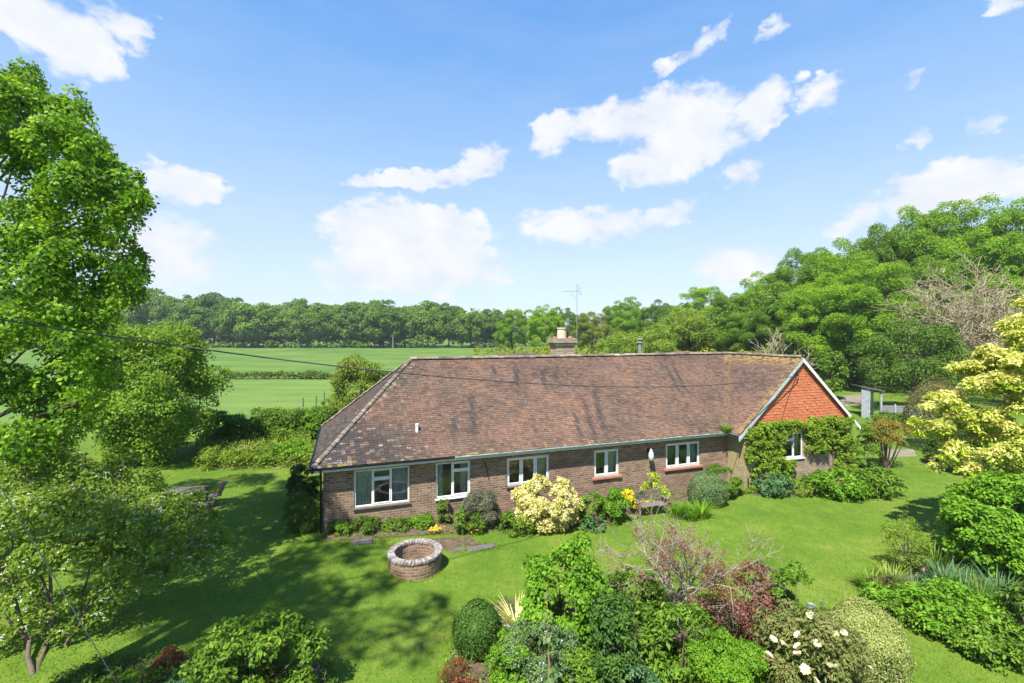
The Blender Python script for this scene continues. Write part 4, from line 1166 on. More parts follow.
LEAD = [[(36, 676, 10.2), (28, 640, 10.3), (14, 600, 10.3), (18, 555, 10.4), (4, 520, 10.6)],
        [(36, 676, 10.2), (45, 645, 10.4), (54, 612, 10.5), (49, 575, 10.6), (62, 530, 10.9), (70, 485, 11.4)],
        [(36, 676, 10.2), (58, 655, 10.4), (78, 628, 10.6), (90, 602, 10.7), (118, 580, 11.0), (152, 556, 11.4), (190, 540, 11.8)],
        [(78, 628, 10.6), (84, 590, 10.8), (96, 550, 11.0), (100, 510, 11.4), (118, 478, 11.9)],
        [(28, 640, 10.3), (2, 615, 10.1), (-25, 575, 10.1), (-40, 530, 10.2)],
        [(54, 612, 10.5), (36, 570, 10.4), (30, 520, 10.7), (22, 470, 11.3)]]
allp = []
for j, ld in enumerate(LEAD):
    pp = [P(*w_) - q for w_ in ld]; r0 = .055 if j < 3 else .032
    if j < 3: pp[0] = Vector((random.uniform(-.04, .04), 0, -.1))
    pts_ = []
    for i in range(len(pp) - 1):
        for k in range(3): pts_.append(pp[i].lerp(pp[i + 1], k / 3) + Vector((random.gauss(0, .015), random.gauss(0, .03), random.gauss(0, .015))) * (1 if i or k else 0))
    pts_.append(pp[-1]); n_p = len(pts_)
    b.tube(pts_, [r0 * (1 - .75 * i / (n_p - 1)) for i in range(n_p)], 7, cap=False); allp += pts_[3:]
for c in cl:
    cv = Vector(c[:3]); k = min(range(len(allp)), key=lambda i: (allp[i] - cv).length)
    if (allp[k] - cv).length < 2.2: limbs(b, allp[k], [cv], .018, .005, n=5, twig=3)
b.build('trunk', M['bark'], ft, smooth=True)

# ------------------------------------------------------------------ garden plants
def shrub(name, label, cat, box, mat, leaf, cover=3.0, base=None, depth=.9, K=None, sr=None, up=.35, under=.3, stems=0, group=None, flowers=None, lo=-.97, fill=.25,
          rough=.16, spiky=0.0, shape=1.0, d=None, h=None, rcf=.30):
    """box: (px left, px right, py top, py foot) of the plant in the photo, turned into a real place and size"""
    px0, px1, pt, pb = box
    q = G((px0 + px1) / 2, pb)
    w = (px1 - px0) / F * q.y
    rx = w / 2; ry = rx * depth
    loc = Vector((X((px0 + px1) / 2, q.y + ry * .8), q.y + ry * .8, 0)); loc.z = g(loc.x, loc.y)
    if h is None:
        h = max(.12, CH + (HOR - pt) / F * loc.y - loc.z)
    t = empty(name, loc, random.uniform(0, 6.28) if depth == 1 else 0); tag(t, label, cat, group)
    K = K or int(np.clip(18 + rx * 14, 12, 46))
    rc = min(rx, h) * rcf + .02
    cl = []
    while len(cl) < K:
        v = rdir(1)[0]
        if v[2] < lo: continue
        f = (1 - rng.random() * fill) * (1 + rng.normal() * rough * .5); r = rc * (.7 + .6 * rng.random())
        z = h * .42 + v[2] * f * (h * .58 - r * .5) if v[2] > 0 else h * .42 + v[2] * h * .42
        k = 1.0 if shape == 1 else (shape + (1 - shape) * np.clip(z / h, 0, 1))
        cl.append((v[0] * f * (rx - r * .5) * k, v[1] * f * (ry - r * .5) * k, max(.03, z), r))
    cl = np.array(cl)
    area = math.pi * (rx + ry) / 2 * (h + (rx + ry) / 2)
    n = int(np.clip(cover * area / (leaf[0] * leaf[1] * .5), 60, 60000)); nl = 8; ns = max(3, n // (nl * K))
    sr_ = sr or max(leaf[0] * 1.1, rc * .35)
    C, N, T, ti = clump_leaves(cl, ns, nl, sr_, up, centre=(0, 0, h * .3), under=under, shell=.5)
    if spiky: T = unit(T + np.array([0, 0, 1.0]) * spiky * 2)
    C[:, 2] = np.maximum(C[:, 2], .015)
    L = leaf[0] * (.65 + .7 * rng.random(len(C)))
    leaves('foliage', C, N, T, L, L * leaf[1] / leaf[0], M[mat], t, ti)
    b = MB()
    for q_ in cl[rng.choice(K, min(K, 6 + stems), replace=False)]:
        limbs(b, Vector((q_[0] * .12, q_[1] * .12, -.03)), [q_[:3]], max(.006, .014 * h), .004, n=4, seg=5, twig=2)
    b.build('stems', M['bark' if h > .7 else 'stem'], t, smooth=True)
    if flowers:
        fm, cnt, size = flowers
        k = rng.choice(len(C), cnt); v = C[k] + unit(C[k] - np.array([0, 0, h * .3])) * leaf[0] * .5 + np.array([0, 0, leaf[0] * .4])
        cc = np.repeat(v, 6, 0) + rng.normal(size=(cnt * 6, 3)) * size * .4
        o = leaves('blossom', cc, unit(rng.normal(size=cc.shape) * .5 + np.array([0, -.4, 1])), rdir(len(cc)), size, size * .8, M[fm], t); tag(o, kind='stuff')
    return t


def dome_bush(name, label, cat, box, mat, leaf, n, depth=.9, d=None):
    """a clipped plant: an even skin of small leaves over a slightly uneven dome"""
    px0, px1, pt, pb = box; q = G((px0 + px1) / 2, pb); rx = (px1 - px0) / 2 / F * q.y; ry = rx * depth
    loc = Vector((X((px0 + px1) / 2, q.y + ry * .8), q.y + ry * .8, 0)); loc.z = g(loc.x, loc.y); h = max(.2, CH + (HOR - pt) / F * loc.y - loc.z)
    t = empty(name, loc, 0); tag(t, label, cat)
    v = rdir(n); v[:, 2] = np.where(v[:, 2] < -.35, -v[:, 2], v[:, 2])
    a = v * 4.0; bump = 1 + .045 * np.sin(a[:, 0] * 1.3 + 2 * np.sin(a[:, 1])) + .03 * np.sin(a[:, 1] * 2.1 + a[:, 2] * 1.7) - .1 * rng.random(n) ** 2 + np.where(rng.random(n) < .05, .13 * rng.random(n), 0)
    C = v * bump[:, None] * np.array([rx, ry, h * .62]) + np.array([0, 0, h * .38]); C[:, 2] = np.maximum(C[:, 2], .02)
    N = unit(v + rng.normal(size=v.shape) * .5); T = unit(v * .6 + rdir(n)); L = leaf[0] * (.6 + .8 * rng.random(n))
    leaves('foliage', C, N, T, L, L * leaf[1] / leaf[0], M[mat], t)
    b = MB()
    for k in rng.choice(n, 24): limbs(b, Vector((C[k, 0] * .1, C[k, 1] * .1, -.03)), [C[k] * .93], .012, .004, n=4, seg=5, twig=1)
    b.build('stems', M['bark'], t, smooth=True)
    return t


def blades(name, label, cat, loc, n, length, width, spread, mat, lean=.6, group=None, part='blades', curve=.7):
    """a tuft of long narrow leaves bending outwards"""
    t = empty(name, loc); tag(t, label, cat, group)
    a = rng.random(n) * 6.283; r = spread * np.sqrt(rng.random(n))
    base = np.stack([np.cos(a) * r, np.sin(a) * r, np.zeros(n) - .02], 1)
    out = unit(np.stack([np.cos(a), np.sin(a), np.zeros(n)], 1) + rng.normal(size=(n, 3)) * .4 * np.array([1, 1, 0]))
    L = length * (.6 + .5 * rng.random(n))[:, None]; ln = (lean * (.3 + .9 * rng.random(n)))[:, None]
    side = np.cross(out, np.array([0, 0, 1.0])); W = width * (.7 + .6 * rng.random(n))[:, None]
    S_ = 4; V = np.empty((n, (S_ + 1) * 2, 3))
    for i in range(S_ + 1):
        f = i / S_
        c = base + np.array([0, 0, 1.0]) * L * (f - .25 * curve * ln * f * f) + out * L * ln * (f * (1 - curve) + curve * f * f)
        w = W * (1 - f ** 2.2) * .5 + .0008
        V[:, 2 * i] = c + side * w; V[:, 2 * i + 1] = c - side * w
    b = np.arange(n)[:, None] * (S_ + 1) * 2
    Q = np.concatenate([b + np.array([2 * i, 2 * i + 1, 2 * i + 3, 2 * i + 2]) for i in range(S_)])
    np_mesh(part, V.reshape(-1, 3), Q, M[mat], t, {'tint': np.tile(rng.random(n), S_)})
    return t


def scatter_fl(loc, n, rad, h, size, mat, parent, name='blossom'):
    c = np.stack([rng.normal(size=n) * rad * .5, rng.normal(size=n) * rad * .5, h * (.8 + .35 * rng.random(n))], 1)
    cc = np.repeat(c, 6, 0) + rng.normal(size=(n * 6, 3)) * size * .35
    o = leaves(name, cc, unit(rng.normal(size=cc.shape) * .5 + np.array([0, -.3, 1])), rdir(len(cc)), size, size * .8, M[mat], parent); tag(o, kind='stuff'); return o


# soil of the beds
def PX(*pts): return [G(*p) for p in pts]
def hp(*uv): return [H2W(*p) for p in uv]
patch('flower_bed', hp((0.2, .33), (0.2, -.45), (4, -.55), (8, -1.3), (11, -1.2), (14, -1.1), (UE + .3, -.9), (UE + .3, .33)), M['soil'])
patch('flower_bed', hp((UE + .2, WV2 - .02), (UE + .2, WV2 - .6), (20.5, WV2 - 1.5), (24.5, WV2 - 2.0), (26, WV2 - 1.2), (26, WV2 - .02)), M['soil'])
patch('flower_bed', PX((440, 683), (452, 628), (500, 598), (560, 600), (640, 598), (720, 600), (800, 615), (880, 640), (915, 683), (900, 760), (420, 760)), M['soil'])
patch('flower_bed', PX((858, 585), (880, 560), (935, 545), (990, 530), (1060, 530), (1080, 690), (1000, 662), (930, 632), (880, 610)), M['soil'])
patch('flower_bed', PX((195, 448), (310, 440), (312, 466), (250, 468), (200, 470)), M['soil'])
patch('flower_bed', PX((50, 683), (90, 662), (180, 655), (330, 665), (340, 700), (300, 760), (40, 760)), M['soil'])
patch('gravel_path', PX((880, 450), (914, 449), (917, 456), (884, 458)), M['gravel'], h=.02)
patch('gravel_path', PX((838, 396), (864, 394), (866, 405), (842, 406)), M['gravel'], h=.02)

# left corner of the house and the front wall
shrub('evergreen_shrub', 'dark evergreen shrub tucked behind the left corner of the house', 'shrub', (286, 318, 462, 506), 'dark', (.06, .035))
shrub('evergreen_shrub', 'loose dark grey-green shrub in front of the downpipe corner', 'shrub', (283, 323, 488, 536), 'hedge', (.07, .03))
for i, (bx, m_, lab) in enumerate([((328, 352, 521, 537), 'mid', 'low leafy weeds by the foot of the downpipe'), ((350, 380, 517, 536), 'hedge', 'low dark plants under the first window'),
                                   ((378, 412, 518, 534), 'mid', 'low green plants behind the round well'), ((408, 436, 514, 531), 'bright', 'light green low plants between the well and the second window'),
                                   ((437, 450, 497, 527), 'hedge', 'small dark shrub standing alone under the second window')]):
    shrub('bedding_plant', lab, 'plant', bx, m_, (.06, .03), 2.2, group='low plants along the front wall', spiky=.4)
p = G(436, 534); t = blades('bedding_plant', 'small tuft with yellow and orange flowers right of the well', 'plant', p, 40, .22, .016, .18, 'bright'); scatter_fl(p, 26, .3, .2, .05, 'yellow_fl', t); scatter_fl(p, 10, .3, .16, .05, 'orange_fl', t)
p = G(474, 533); t = blades('bedding_plant', 'tuft with orange flowers at the foot of the purple-grey shrub', 'plant', p, 50, .2, .016, .22, 'lime'); scatter_fl(p, 18, .3, .2, .05, 'orange_fl', t); scatter_fl(p, 14, .3, .2, .04, 'yellow_fl', t)
shrub('lavender_bush', 'purple-grey twiggy bush left of the white variegated bush', 'shrub', (458, 502, 489, 532), 'purple', (.06, .02), 1.7, spiky=.7)
shrub('garden_shrub', 'green leafy shrub growing out of the purple-grey bush', 'shrub', (452, 490, 503, 536), 'mid', (.07, .04), 1.6)
shrub('garden_shrub', 'low bright green spreading shrub at the foot of the white variegated bush', 'shrub', (500, 537, 510, 538), 'mid', (.07, .04), 3, rough=.25)
shrub('variegated_bush', 'large rounded bush of cream-white and yellow leaves under the third window', 'shrub', (514, 581, 475, 537), 'varieg', (.085, .055), 5.5, K=60, rcf=.24)
shrub('garden_shrub', 'mid green shrub right of the white variegated bush', 'shrub', (577, 606, 491, 529), 'mid', (.07, .04), 2.6)
shrub('garden_shrub', 'taller light green shrub left of the yellow spurge', 'shrub', (594, 627, 485, 527), 'bright', (.08, .03), 2.6, spiky=.8)
shrub('bedding_plant', 'low grey-green leafy plant in front of the light green shrub', 'plant', (580, 606, 517, 533), 'blue', (.08, .05), 2)
shrub('spurge', 'bright yellow spurge at the left arm of the bench', 'plant', (617, 635, 489, 518), 'yellow_fl', (.05, .035), 3, spiky=.5)
shrub('spurge', 'low yellow flowering plant in front of the bench seat', 'plant', (630, 655, 500, 512), 'yellow_fl', (.045, .03), 1.8)
shrub('mullein', 'tall pale yellow-green plant rising behind the bench', 'plant', (641, 668, 468, 508), 'lime', (.16, .07), 1.2, spiky=.8, rcf=.22, h=1.25)
shrub('garden_shrub', 'dark green plants growing against the wall behind the bench', 'plant', (604, 645, 488, 506), 'mid', (.08, .03), 1.6, spiky=.6)
for k, (px, py) in enumerate(((679, 518), (690, 520), (702, 518))):
    blades('day_lily', ['lime green grassy clump next to the bench', 'lime green grassy clump between two others', 'lime green grassy clump in front of the clipped ball'][k], 'plant', G(px, py), 150, .75, .028, .22, 'bright', .7, 'grassy clumps beside the clipped ball')
dome_bush('clipped_ball', 'dense clipped dome in front of the lighter rounded shrub by the wing', 'shrub', (688, 727, 473, 509), 'grey', (.05, .026), 16000)
shrub('clipped_ball', 'rounded green shrub half hidden behind the clipped dome', 'shrub', (698, 739, 466, 501), 'mid', (.045, .025), 3.2, rough=.06, fill=.12, K=40, rcf=.22)
shrub('bedding_plant', 'low mixed greenery at the inner corner of the wing', 'plant', (728, 760, 481, 494), 'nettle', (.06, .025), 1.3, spiky=.5)
shrub('bedding_plant', 'low blue-green plants at the foot of the gable climber', 'plant', (752, 792, 474, 499), 'blue', (.09, .05), 1.6)
shrub('bedding_plant', 'pale low plants with a yellow flower in front of the gable', 'plant', (780, 822, 480, 498), 'nettle', (.06, .03), 1.2, flowers=('yellow_fl', 5, .05))
shrub('hellebore', 'broad clump of bright green fingered leaves before the gable', 'plant', (812, 862, 470, 503), 'bright', (.16, .07), 2.6, up=.8)
shrub('hellebore', 'second clump of fingered leaves below the orange-tipped shrub', 'plant', (848, 896, 468, 499), 'mid', (.16, .07), 2.4, up=.8)
shrub('bedding_plant', 'blue-green tuft between the climber and the fingered leaves', 'plant', (798, 826, 474, 490), 'blue', (.09, .045), 1.8)
shrub('spindle_shrub', 'vase-shaped shrub with orange-tipped leaves beside the gable corner', 'shrub', (862, 910, 417, 473), 'orange', (.08, .045), .9, shape=.35, stems=16, lo=.1)
shrub('garden_shrub', 'green shrub filling the corner behind the gable wall', 'shrub', (852, 878, 424, 470), 'mid', (.1, .05), 1.8)
shrub('garden_shrub', 'low green shrubs in front of the low slatted fence', 'shrub', (868, 908, 413, 428), 'hedge', (.16, .1), 2)
dome_bush('domed_bush', 'olive-brown domed bush between the fence and the golden tree', 'shrub', (908, 965, 380, 455), 'olive', (.09, .05), 22000)
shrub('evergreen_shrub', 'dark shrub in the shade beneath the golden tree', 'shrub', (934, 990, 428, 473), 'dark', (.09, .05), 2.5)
shrub('lavender_bush', 'silvery grey bush at the lawn edge under the golden tree', 'shrub', (945, 978, 452, 477), 'grey', (.07, .02), 2.2, spiky=.5)
shrub('evergreen_shrub', 'brownish low bush left of the silvery grey bush', 'shrub', (926, 950, 443, 466), 'olive', (.06, .03), 1.8)

# climber over the gable wall: leaf clumps hung on the brick, window kept free
def climber():
    t = empty('wall_climber', H2W(20.4, WV2 - .05, -.3), TH); tag(t, 'leafy green climber covering the gable wall round its window', 'climber')
    o0 = (20.4, WV2 - .05, -.3); cl = []
    def dens(u, z):
        if GW[0] - .12 < u < GW[1] + .1 and GW[2] - .12 < z < GW[3] + .12: return 0
        v = 0
        if 2.15 < z < 2.72 and 18.75 < u < 25.55: v = 1
        if 18.7 < u < 20.95 and z < 2.6: v = max(v, 1 if z > 1.0 - (u - 18.7) * .0 else .0)
        if 19.5 + (1.0 - z) * .35 < u < 21.3 and -.2 < z <= 1.0: v = 1
        if 22.35 < u < 24.3 and z > 1.15: v = max(v, .95)
        if 24.3 <= u < 25.5 and z > .1: v = max(v, .5)
        if 21.1 < u < 22.6 and .75 < z < .95: v = .7
        if 18.7 < u < 19.4 and z < 1.2: v = .12
        return v
    while len(cl) < 330:
        u, z = random.uniform(18.65, 25.65), random.uniform(-.3, 2.75)
        if random.random() < dens(u, z): cl.append((u - o0[0], -random.uniform(.0, .16), z - o0[2], random.uniform(.12, .24)))
    cl = np.array(cl); C, N, T, ti = clump_leaves(cl, 16, 7, .11, .2)
    C[:, 1] = np.minimum(C[:, 1], .03); N[:, 1] -= .7
    L = .10 * (.6 + .7 * rng.random(len(C))); leaves('foliage', C, N, T, L, L * .62, M['ivy'], t, ti)
    for u, zt in ((20.3, 2.4), (20.7, 2.3), (19.9, 2.2), (24.4, 2.4), (20.1, 1.4), (20.9, .8)):
        s0 = Vector((20.5 - o0[0] + random.uniform(-.15, .15) if u < 23 else u - o0[0] - .2, -.02, 0)); e = Vector((u - o0[0], -.02, zt - o0[2]))
        b = MB(); b.tube(bez(s0, s0.lerp(e, .5) + Vector((random.uniform(-.2, .2), -.03, 0)), e, 6), [.03 - .0035 * i for i in range(7)], 6, cap=False)
        b.build('stem', M['bark'], t, smooth=True)


climber()
p = H2W(UE - .12, -.03, HE - .02); t = blades('gutter_plant', 'tuft of ferny leaves growing at the gutter corner of the wing', 'plant', p, 60, .5, .05, .12, 'bright', 1.0, curve=.95)

# hedge and rough verge at the back of the lawn, left
a = G(205, 448); b_ = G(318, 440); hl = b_ - a
t = empty('lawn_hedge', a.lerp(b_, .5) + Vector((0, 1.0, 0)), math.atan2(hl.y, hl.x)); tag(t, 'dark leafy hedge along the far edge of the lawn, below the field', 'hedge')
n = 120; hc = np.stack([rng.uniform(-hl.length * .58, hl.length * .55, n), rng.normal(size=n) * .4, rng.uniform(.15, 1.75, n), rng.uniform(.3, .6, n)], 1)
C, N, T, ti = clump_leaves(hc, 40, 8, .22); leaves('foliage', C, N, T, .12, .075, M['mid'], t, ti)
b = MB()
for k in range(14): limbs(b, Vector((hc[k, 0], hc[k, 1], -.05)), [hc[k, :3] + np.array([0, 0, .1])], .03, .01)
b.build('stems', M['bark'], t)
for k, (bx, m_, lab) in enumerate([((198, 228, 446, 469), 'nettle', 'rough weeds below the bushy round tree'), ((250, 282, 444, 466), 'mid', 'green nettles right of the dry grass tuft'), ((278, 310, 440, 464), 'bright', 'bright green nettles nearest the house corner'), ((222, 258, 448, 468), 'nettle', 'pale weeds around the dry grass tuft'),
                                   ((262, 300, 418, 445), 'mid', 'lighter green shrub rising in the lawn hedge'), ((300, 330, 408, 440), 'bright', 'fresh green shrub in the hedge beside the hipped roof'), ((318, 352, 398, 430), 'mid', 'green shrub just behind the hipped roof')]):
    shrub('hedge_shrub' if k > 3 else 'nettle_clump', lab, 'shrub' if k > 3 else 'plant', bx, m_, (.11, .05), 2.2, spiky=.4 if k < 4 else 0)
blades('dry_grass', 'pale dry grass tuft in the rough verge behind the lawn', 'grass tuft', G(242, 464), 160, 1.1, .014, .5, 'straw', .5)

# golden tree at the right
GD = 2.6
q = Vector((X(1035, 16.4), 16.4, 0)); q.z = g(q.x, q.y)
GT = [(1018, 325, 13.6, .38), (1030, 345, 13.2, .45), (1000, 352, 13.6, .42), (1022, 368, 13.0, .45), (985, 368, 13.6, .38), (965, 372, 13.8, .3), (1005, 385, 13.2, .42), (980, 392, 13.4, .4), (955, 400, 13.6, .36), (938, 402, 13.8, .22), (1020, 405, 12.8, .45), (995, 415, 13.1, .4), (965, 420, 13.4, .4), (938, 428, 13.5, .3), (922, 428, 13.7, .18),
      (1015, 435, 12.8, .4), (985, 440, 13.1, .38), (955, 448, 13.2, .34), (945, 462, 13.2, .2), (1005, 458, 12.9, .38), (975, 464, 13.1, .32), (1022, 470, 12.8, .36), (1000, 482, 12.9, .25), (1045, 380, 13.4, .6), (1050, 430, 13.4, .6), (1060, 340, 14, .6), (960, 345 + 20, 14, .2), (1040, 300, 14.2, .4)]
gc = []
for px, py, d, r in GT:
    for _ in range(3):
        d2 = d + GD + random.uniform(-.5, .7); p = P(px + random.uniform(-9, 9), py + random.uniform(-7, 7), d2); gc.append((p.x - q.x, p.y - q.y, p.z - q.z, r * .95))
gc = np.array(gc)
gt_ = empty('golden_tree', q); tag(gt_, 'golden yellow-leaved tree at the right edge above the green shrub', 'tree')
C, N, T, ti = clump_leaves(gc, 26, 8, .19, 1.0, .4, under=.1); C[:, 2] -= .08; L = .13 * (.7 + .6 * rng.random(len(C))); leaves('crown', C, N, T, L, L * .5, M['lime'], gt_, ti)
C, N, T, ti = clump_leaves(gc, 26, 9, .19, 1.2, .75, centre=(0, 0, 4), under=0); T[:, 2] -= .5; L = .14 * (.7 + .6 * rng.random(len(C))); o = leaves('young_leaves', C, N, T, L, L * .5, M['yellow'], gt_, ti); tag(o, 'pale golden young leaves at the branch tips')
b = MB(); b.tube([(0, 0, -.2), (.05, .1, 1.6), (0, .1, 3.4), (-.1, 0, 6)], [.14, .12, .09, .02], 8)
for c in gc[::2]: limbs(b, Vector((0, .1, max(1.2, c[2] - 1.2))), [c[:3]], .045, .008, n=5, twig=3)
b.build('trunk', M['bark'], gt_, smooth=True)
shrub('maple_shrub', 'large fresh green shrub below the golden tree', 'shrub', (944, 1046, 474, 588), 'bright', (.10, .065), 5.0, K=80, rough=.2, up=.6, rcf=.24)
# right-hand border
shrub('garden_shrub', 'thin wispy shrub with bare stems at the head of the border', 'shrub', (878, 932, 512, 582), 'nettle', (.05, .022), .55, shape=.4, stems=26, spiky=.5)
for k, (px, py, m_, n, L_, sp) in enumerate([(872, 590, 'mid', 190, .55, .35), (890, 583, 'nettle', 150, .55, .3), (915, 600, 'blue', 90, .75, .2), (945, 585, 'blue', 160, .8, .4), (962, 598, 'blue', 160, .75, .4), (980, 606, 'mid', 130, .75, .35), (935, 566, 'mid', 90, .8, .25), (1000, 596, 'blue', 130, .7, .35), (1018, 612, 'blue', 120, .6, .35)]):
    blades('border_iris', ['fine grassy mound at the tip of the right border', 'yellowish grassy mound below the wispy shrub', 'dark upright tuft beside the pink flowers', 'blue-green sword-leaved clump right of the pink flowers', 'blue-green sword-leaved clump above the bright leafy mound', 'greener sword-leaved clump behind the bright leafy mound', 'sword-leaved clump in the shade of the big green shrub', 'blue-green clump at the foot of the big green shrub', 'blue-green clump at the right edge of the border'][k], 'plant', G(px, py), n, L_, .03, sp, m_, .75, 'sword-leaved clumps of the right border')
shrub('bedding_plant', 'small pink-flowered plant in the right border', 'plant', (918, 940, 570, 592), 'blue', (.06, .03), 1.6, flowers=('pink_fl', 22, .05))
shrub('bedding_plant', 'reddish brown low plant inside the grassy mound', 'plant', (868, 905, 576, 602), 'olive', (.05, .02), 1.0, spiky=.8)
shrub('leafy_perennial', 'light green serrated plants edging the tip of the border', 'plant', (860, 900, 586, 618), 'bright', (.09, .045), 2.3, up=.7)
shrub('leafy_perennial', 'light green serrated plants edging the lawn below the grassy mound', 'plant', (884, 926, 598, 634), 'mid', (.09, .045), 2.3, up=.7)
shrub('leafy_perennial', 'large mound of bright lime green leaves in the right border', 'plant', (905, 1002, 588, 650), 'bright', (.11, .05), 2.6, up=.8, K=50)
shrub('leafy_perennial', 'dark green leaf mound at the lower edge of the right border', 'plant', (948, 1030, 618, 672), 'mid', (.11, .05), 2.6, up=.8, K=46)
shrub('leafy_perennial', 'shaded leaf mound at the right margin of the view', 'plant', (1004, 1070, 585, 665), 'hedge', (.11, .05), 2.6, up=.6)
# the island bed in front
shrub('maple_shrub', 'upright bright green shrub left of the bare twiggy tree', 'shrub', (520, 614, 535, 672), 'bright', (.10, .055), 5.2, K=90, rough=.16, rcf=.22, depth=.75)
dome_bush('dwarf_conifer', 'compact dark green dwarf conifer at the left end of the island bed', 'shrub', (453, 503, 603, 664), 'dark', (.075, .024), 15000)
blades('spiky_plant', 'pale cream spiky plant behind the grey-blue shrub', 'plant', G(516, 626), 64, .6, .034, .06, 'varieg', 1.9, curve=.4)
shrub('catmint', 'grey-blue flowering shrub in the middle of the island bed', 'shrub', (500, 578, 622, 700), 'grey', (.05, .02), 2.3, spiky=.6, flowers=('blue_fl', 70, .03))
shrub('garden_shrub', 'low mid green shrub below the dwarf conifer', 'shrub', (484, 540, 634, 700), 'bright', (.05, .03), 2.6)
shrub('dry_perennial', 'faded brown stems left of the dwarf conifer', 'plant', (436, 470, 630, 690), 'brown', (.06, .012), .6, spiky=.8, h=.4)
shrub('dry_perennial', 'copper-leaved low plant at the bottom of the island bed', 'plant', (452, 482, 672, 704), 'brown', (.06, .04), 2.2, h=.3)
shrub('garden_shrub', 'green shrubs at the foot of the bright shrub', 'shrub', (552, 612, 640, 700), 'mid', (.08, .04), 2.2, spiky=.4)
shrub('mullein', 'large felted pale green leaf rosette at the bottom of the bed', 'plant', (500, 592, 664, 730), 'grey', (.26, .13), 1.8, up=.8, h=.45)
shrub('garden_shrub', 'green shrub behind the trunk of the bare twiggy tree', 'shrub', (606, 662, 560, 628), 'hedge', (.09, .05), 2.2)
shrub('garden_shrub', 'leafy shrub with pointed leaves below the bare twiggy tree', 'shrub', (640, 722, 606, 700), 'mid', (.13, .05), 2.6, up=.6)
shrub('garden_shrub', 'feathery light green plant mass at the bottom of the bed', 'plant', (690, 772, 632, 720), 'bright', (.08, .02), 2.6, spiky=.8)
shrub('garden_shrub', 'blue-green plant between the obelisk and the feathery mass', 'plant', (612, 660, 652, 720), 'blue', (.06, .03), 2.2, h=.8)
shrub('rose_shrub', 'mid green twiggy shrub between the red shrub and the tree peony', 'shrub', (768, 814, 560, 668), 'mid', (.06, .04), 2.2, depth=.8)
shrub('smoke_bush', 'small dark purple bush above the red shrub', 'shrub', (752, 788, 562, 618), 'purple', (.06, .04), 1.5)
shrub('red_maple', 'low red-leaved shrub with pale branches right of the bare tree', 'shrub', (692, 788, 562, 662), 'red', (.06, .036), .85, stems=34, rough=.45)
dome_bush('clipped_mound', 'pale creamy green clipped mound beside the tree peony', 'shrub', (824, 903, 604, 700), 'pale', (.036, .02), 24000, depth=1.0)
pe = shrub('tree_peony', 'bushy tree peony with big cream flowers at the front of the bed', 'shrub', (754, 864, 610, 728), 'peony', (.09, .032), 2.6, rough=.22, K=52, depth=.7)
FL = [(823, 604), (811, 616), (768, 656), (768, 661), (773, 640), (798, 655), (799, 648), (837, 637), (818, 644), (830, 667), (806, 670), (838, 668), (869, 669), (844, 634), (799, 636), (848, 642), (815, 682), (782, 644)]
pl = pe.location
fh = MB()
dd, nn_, tt_ = [], [], []
for k in range(16):
    a = 2 * math.pi * (k * .382); e = .25 + .9 * (k / 16)
    v = Vector((math.cos(a) * math.cos(e), math.sin(a) * math.cos(e), math.sin(e))); dd.append(v * .034); nn_.append(Vector((-v.x * .6, -v.y * .6, 1 - v.z * .2))); tt_.append(v)
V, Q = leaf_geo(np.array(dd), np.array(nn_), np.array(tt_), .075, .07, .18)
fo = None
for k, (px, py) in enumerate(FL):
    # the head sits on the bush: march along the sight line to the bush's skin
    best = None; rxx = (864 - 754) / F * G(809, 728).y / 2
    hh = CH + (HOR - 610) / F * pl.y - pl.z
    for d in np.arange(7.5, 12, .02):
        p = P(px, py, d) - pl
        if (p.x / rxx) ** 2 + (p.y / (rxx * .7)) ** 2 + ((p.z - hh * .42) / (hh * .58)) ** 2 < 1.16 and p.z > 0: best = p; break
    if best is None: best = P(px, py, pl.y - .1) - pl
    if fo is None: fo = np_mesh('flower', V, Q, M['cream_fl'], pe, {'tint': rng.random(len(Q))}); f_ = fo
    else: f_ = fo.copy(); COL.objects.link(f_); f_.parent = pe
    f_.location = best; f_.rotation_euler = (random.uniform(.2, .9), random.uniform(-.4, .4), random.uniform(0, 6)); s_ = random.uniform(1.1, 1.6); f_.scale = (s_, s_, s_)

# bare twiggy tree of the island bed, its reddish young leaves just out
random.seed(21)
q = G(680, 640); q.y += .2
bt = bare_tree('bare_maple', 'pale-barked twiggy small tree with a few reddish new leaves', q, 4.1, .55, .045, 'barkpale', 8, 5, .275, tilt=.5, rmin=.0035, jit=.38, kids=(2, 3))
cr_ = [o for o in bt.children if o.name.startswith('crown')][0]
co = np.empty(len(cr_.data.vertices) * 3); cr_.data.vertices.foreach_get('co', co); co = co.reshape(-1, 3)
k = rng.choice(len(co), 1500); c = np.repeat(co[k], 5, 0) + rng.normal(size=(7500, 3)) * .05
sel = (rng.random(7500) < np.where(c[:, 2] < 1.6, .9, .6)); c = c[sel]
o = leaves('young_leaves', c, unit(rng.normal(size=c.shape) * .5 + np.array([0, 0, 1])), rdir(len(c)), .05, .03, M['red'], bt); tag(o, kind='stuff')
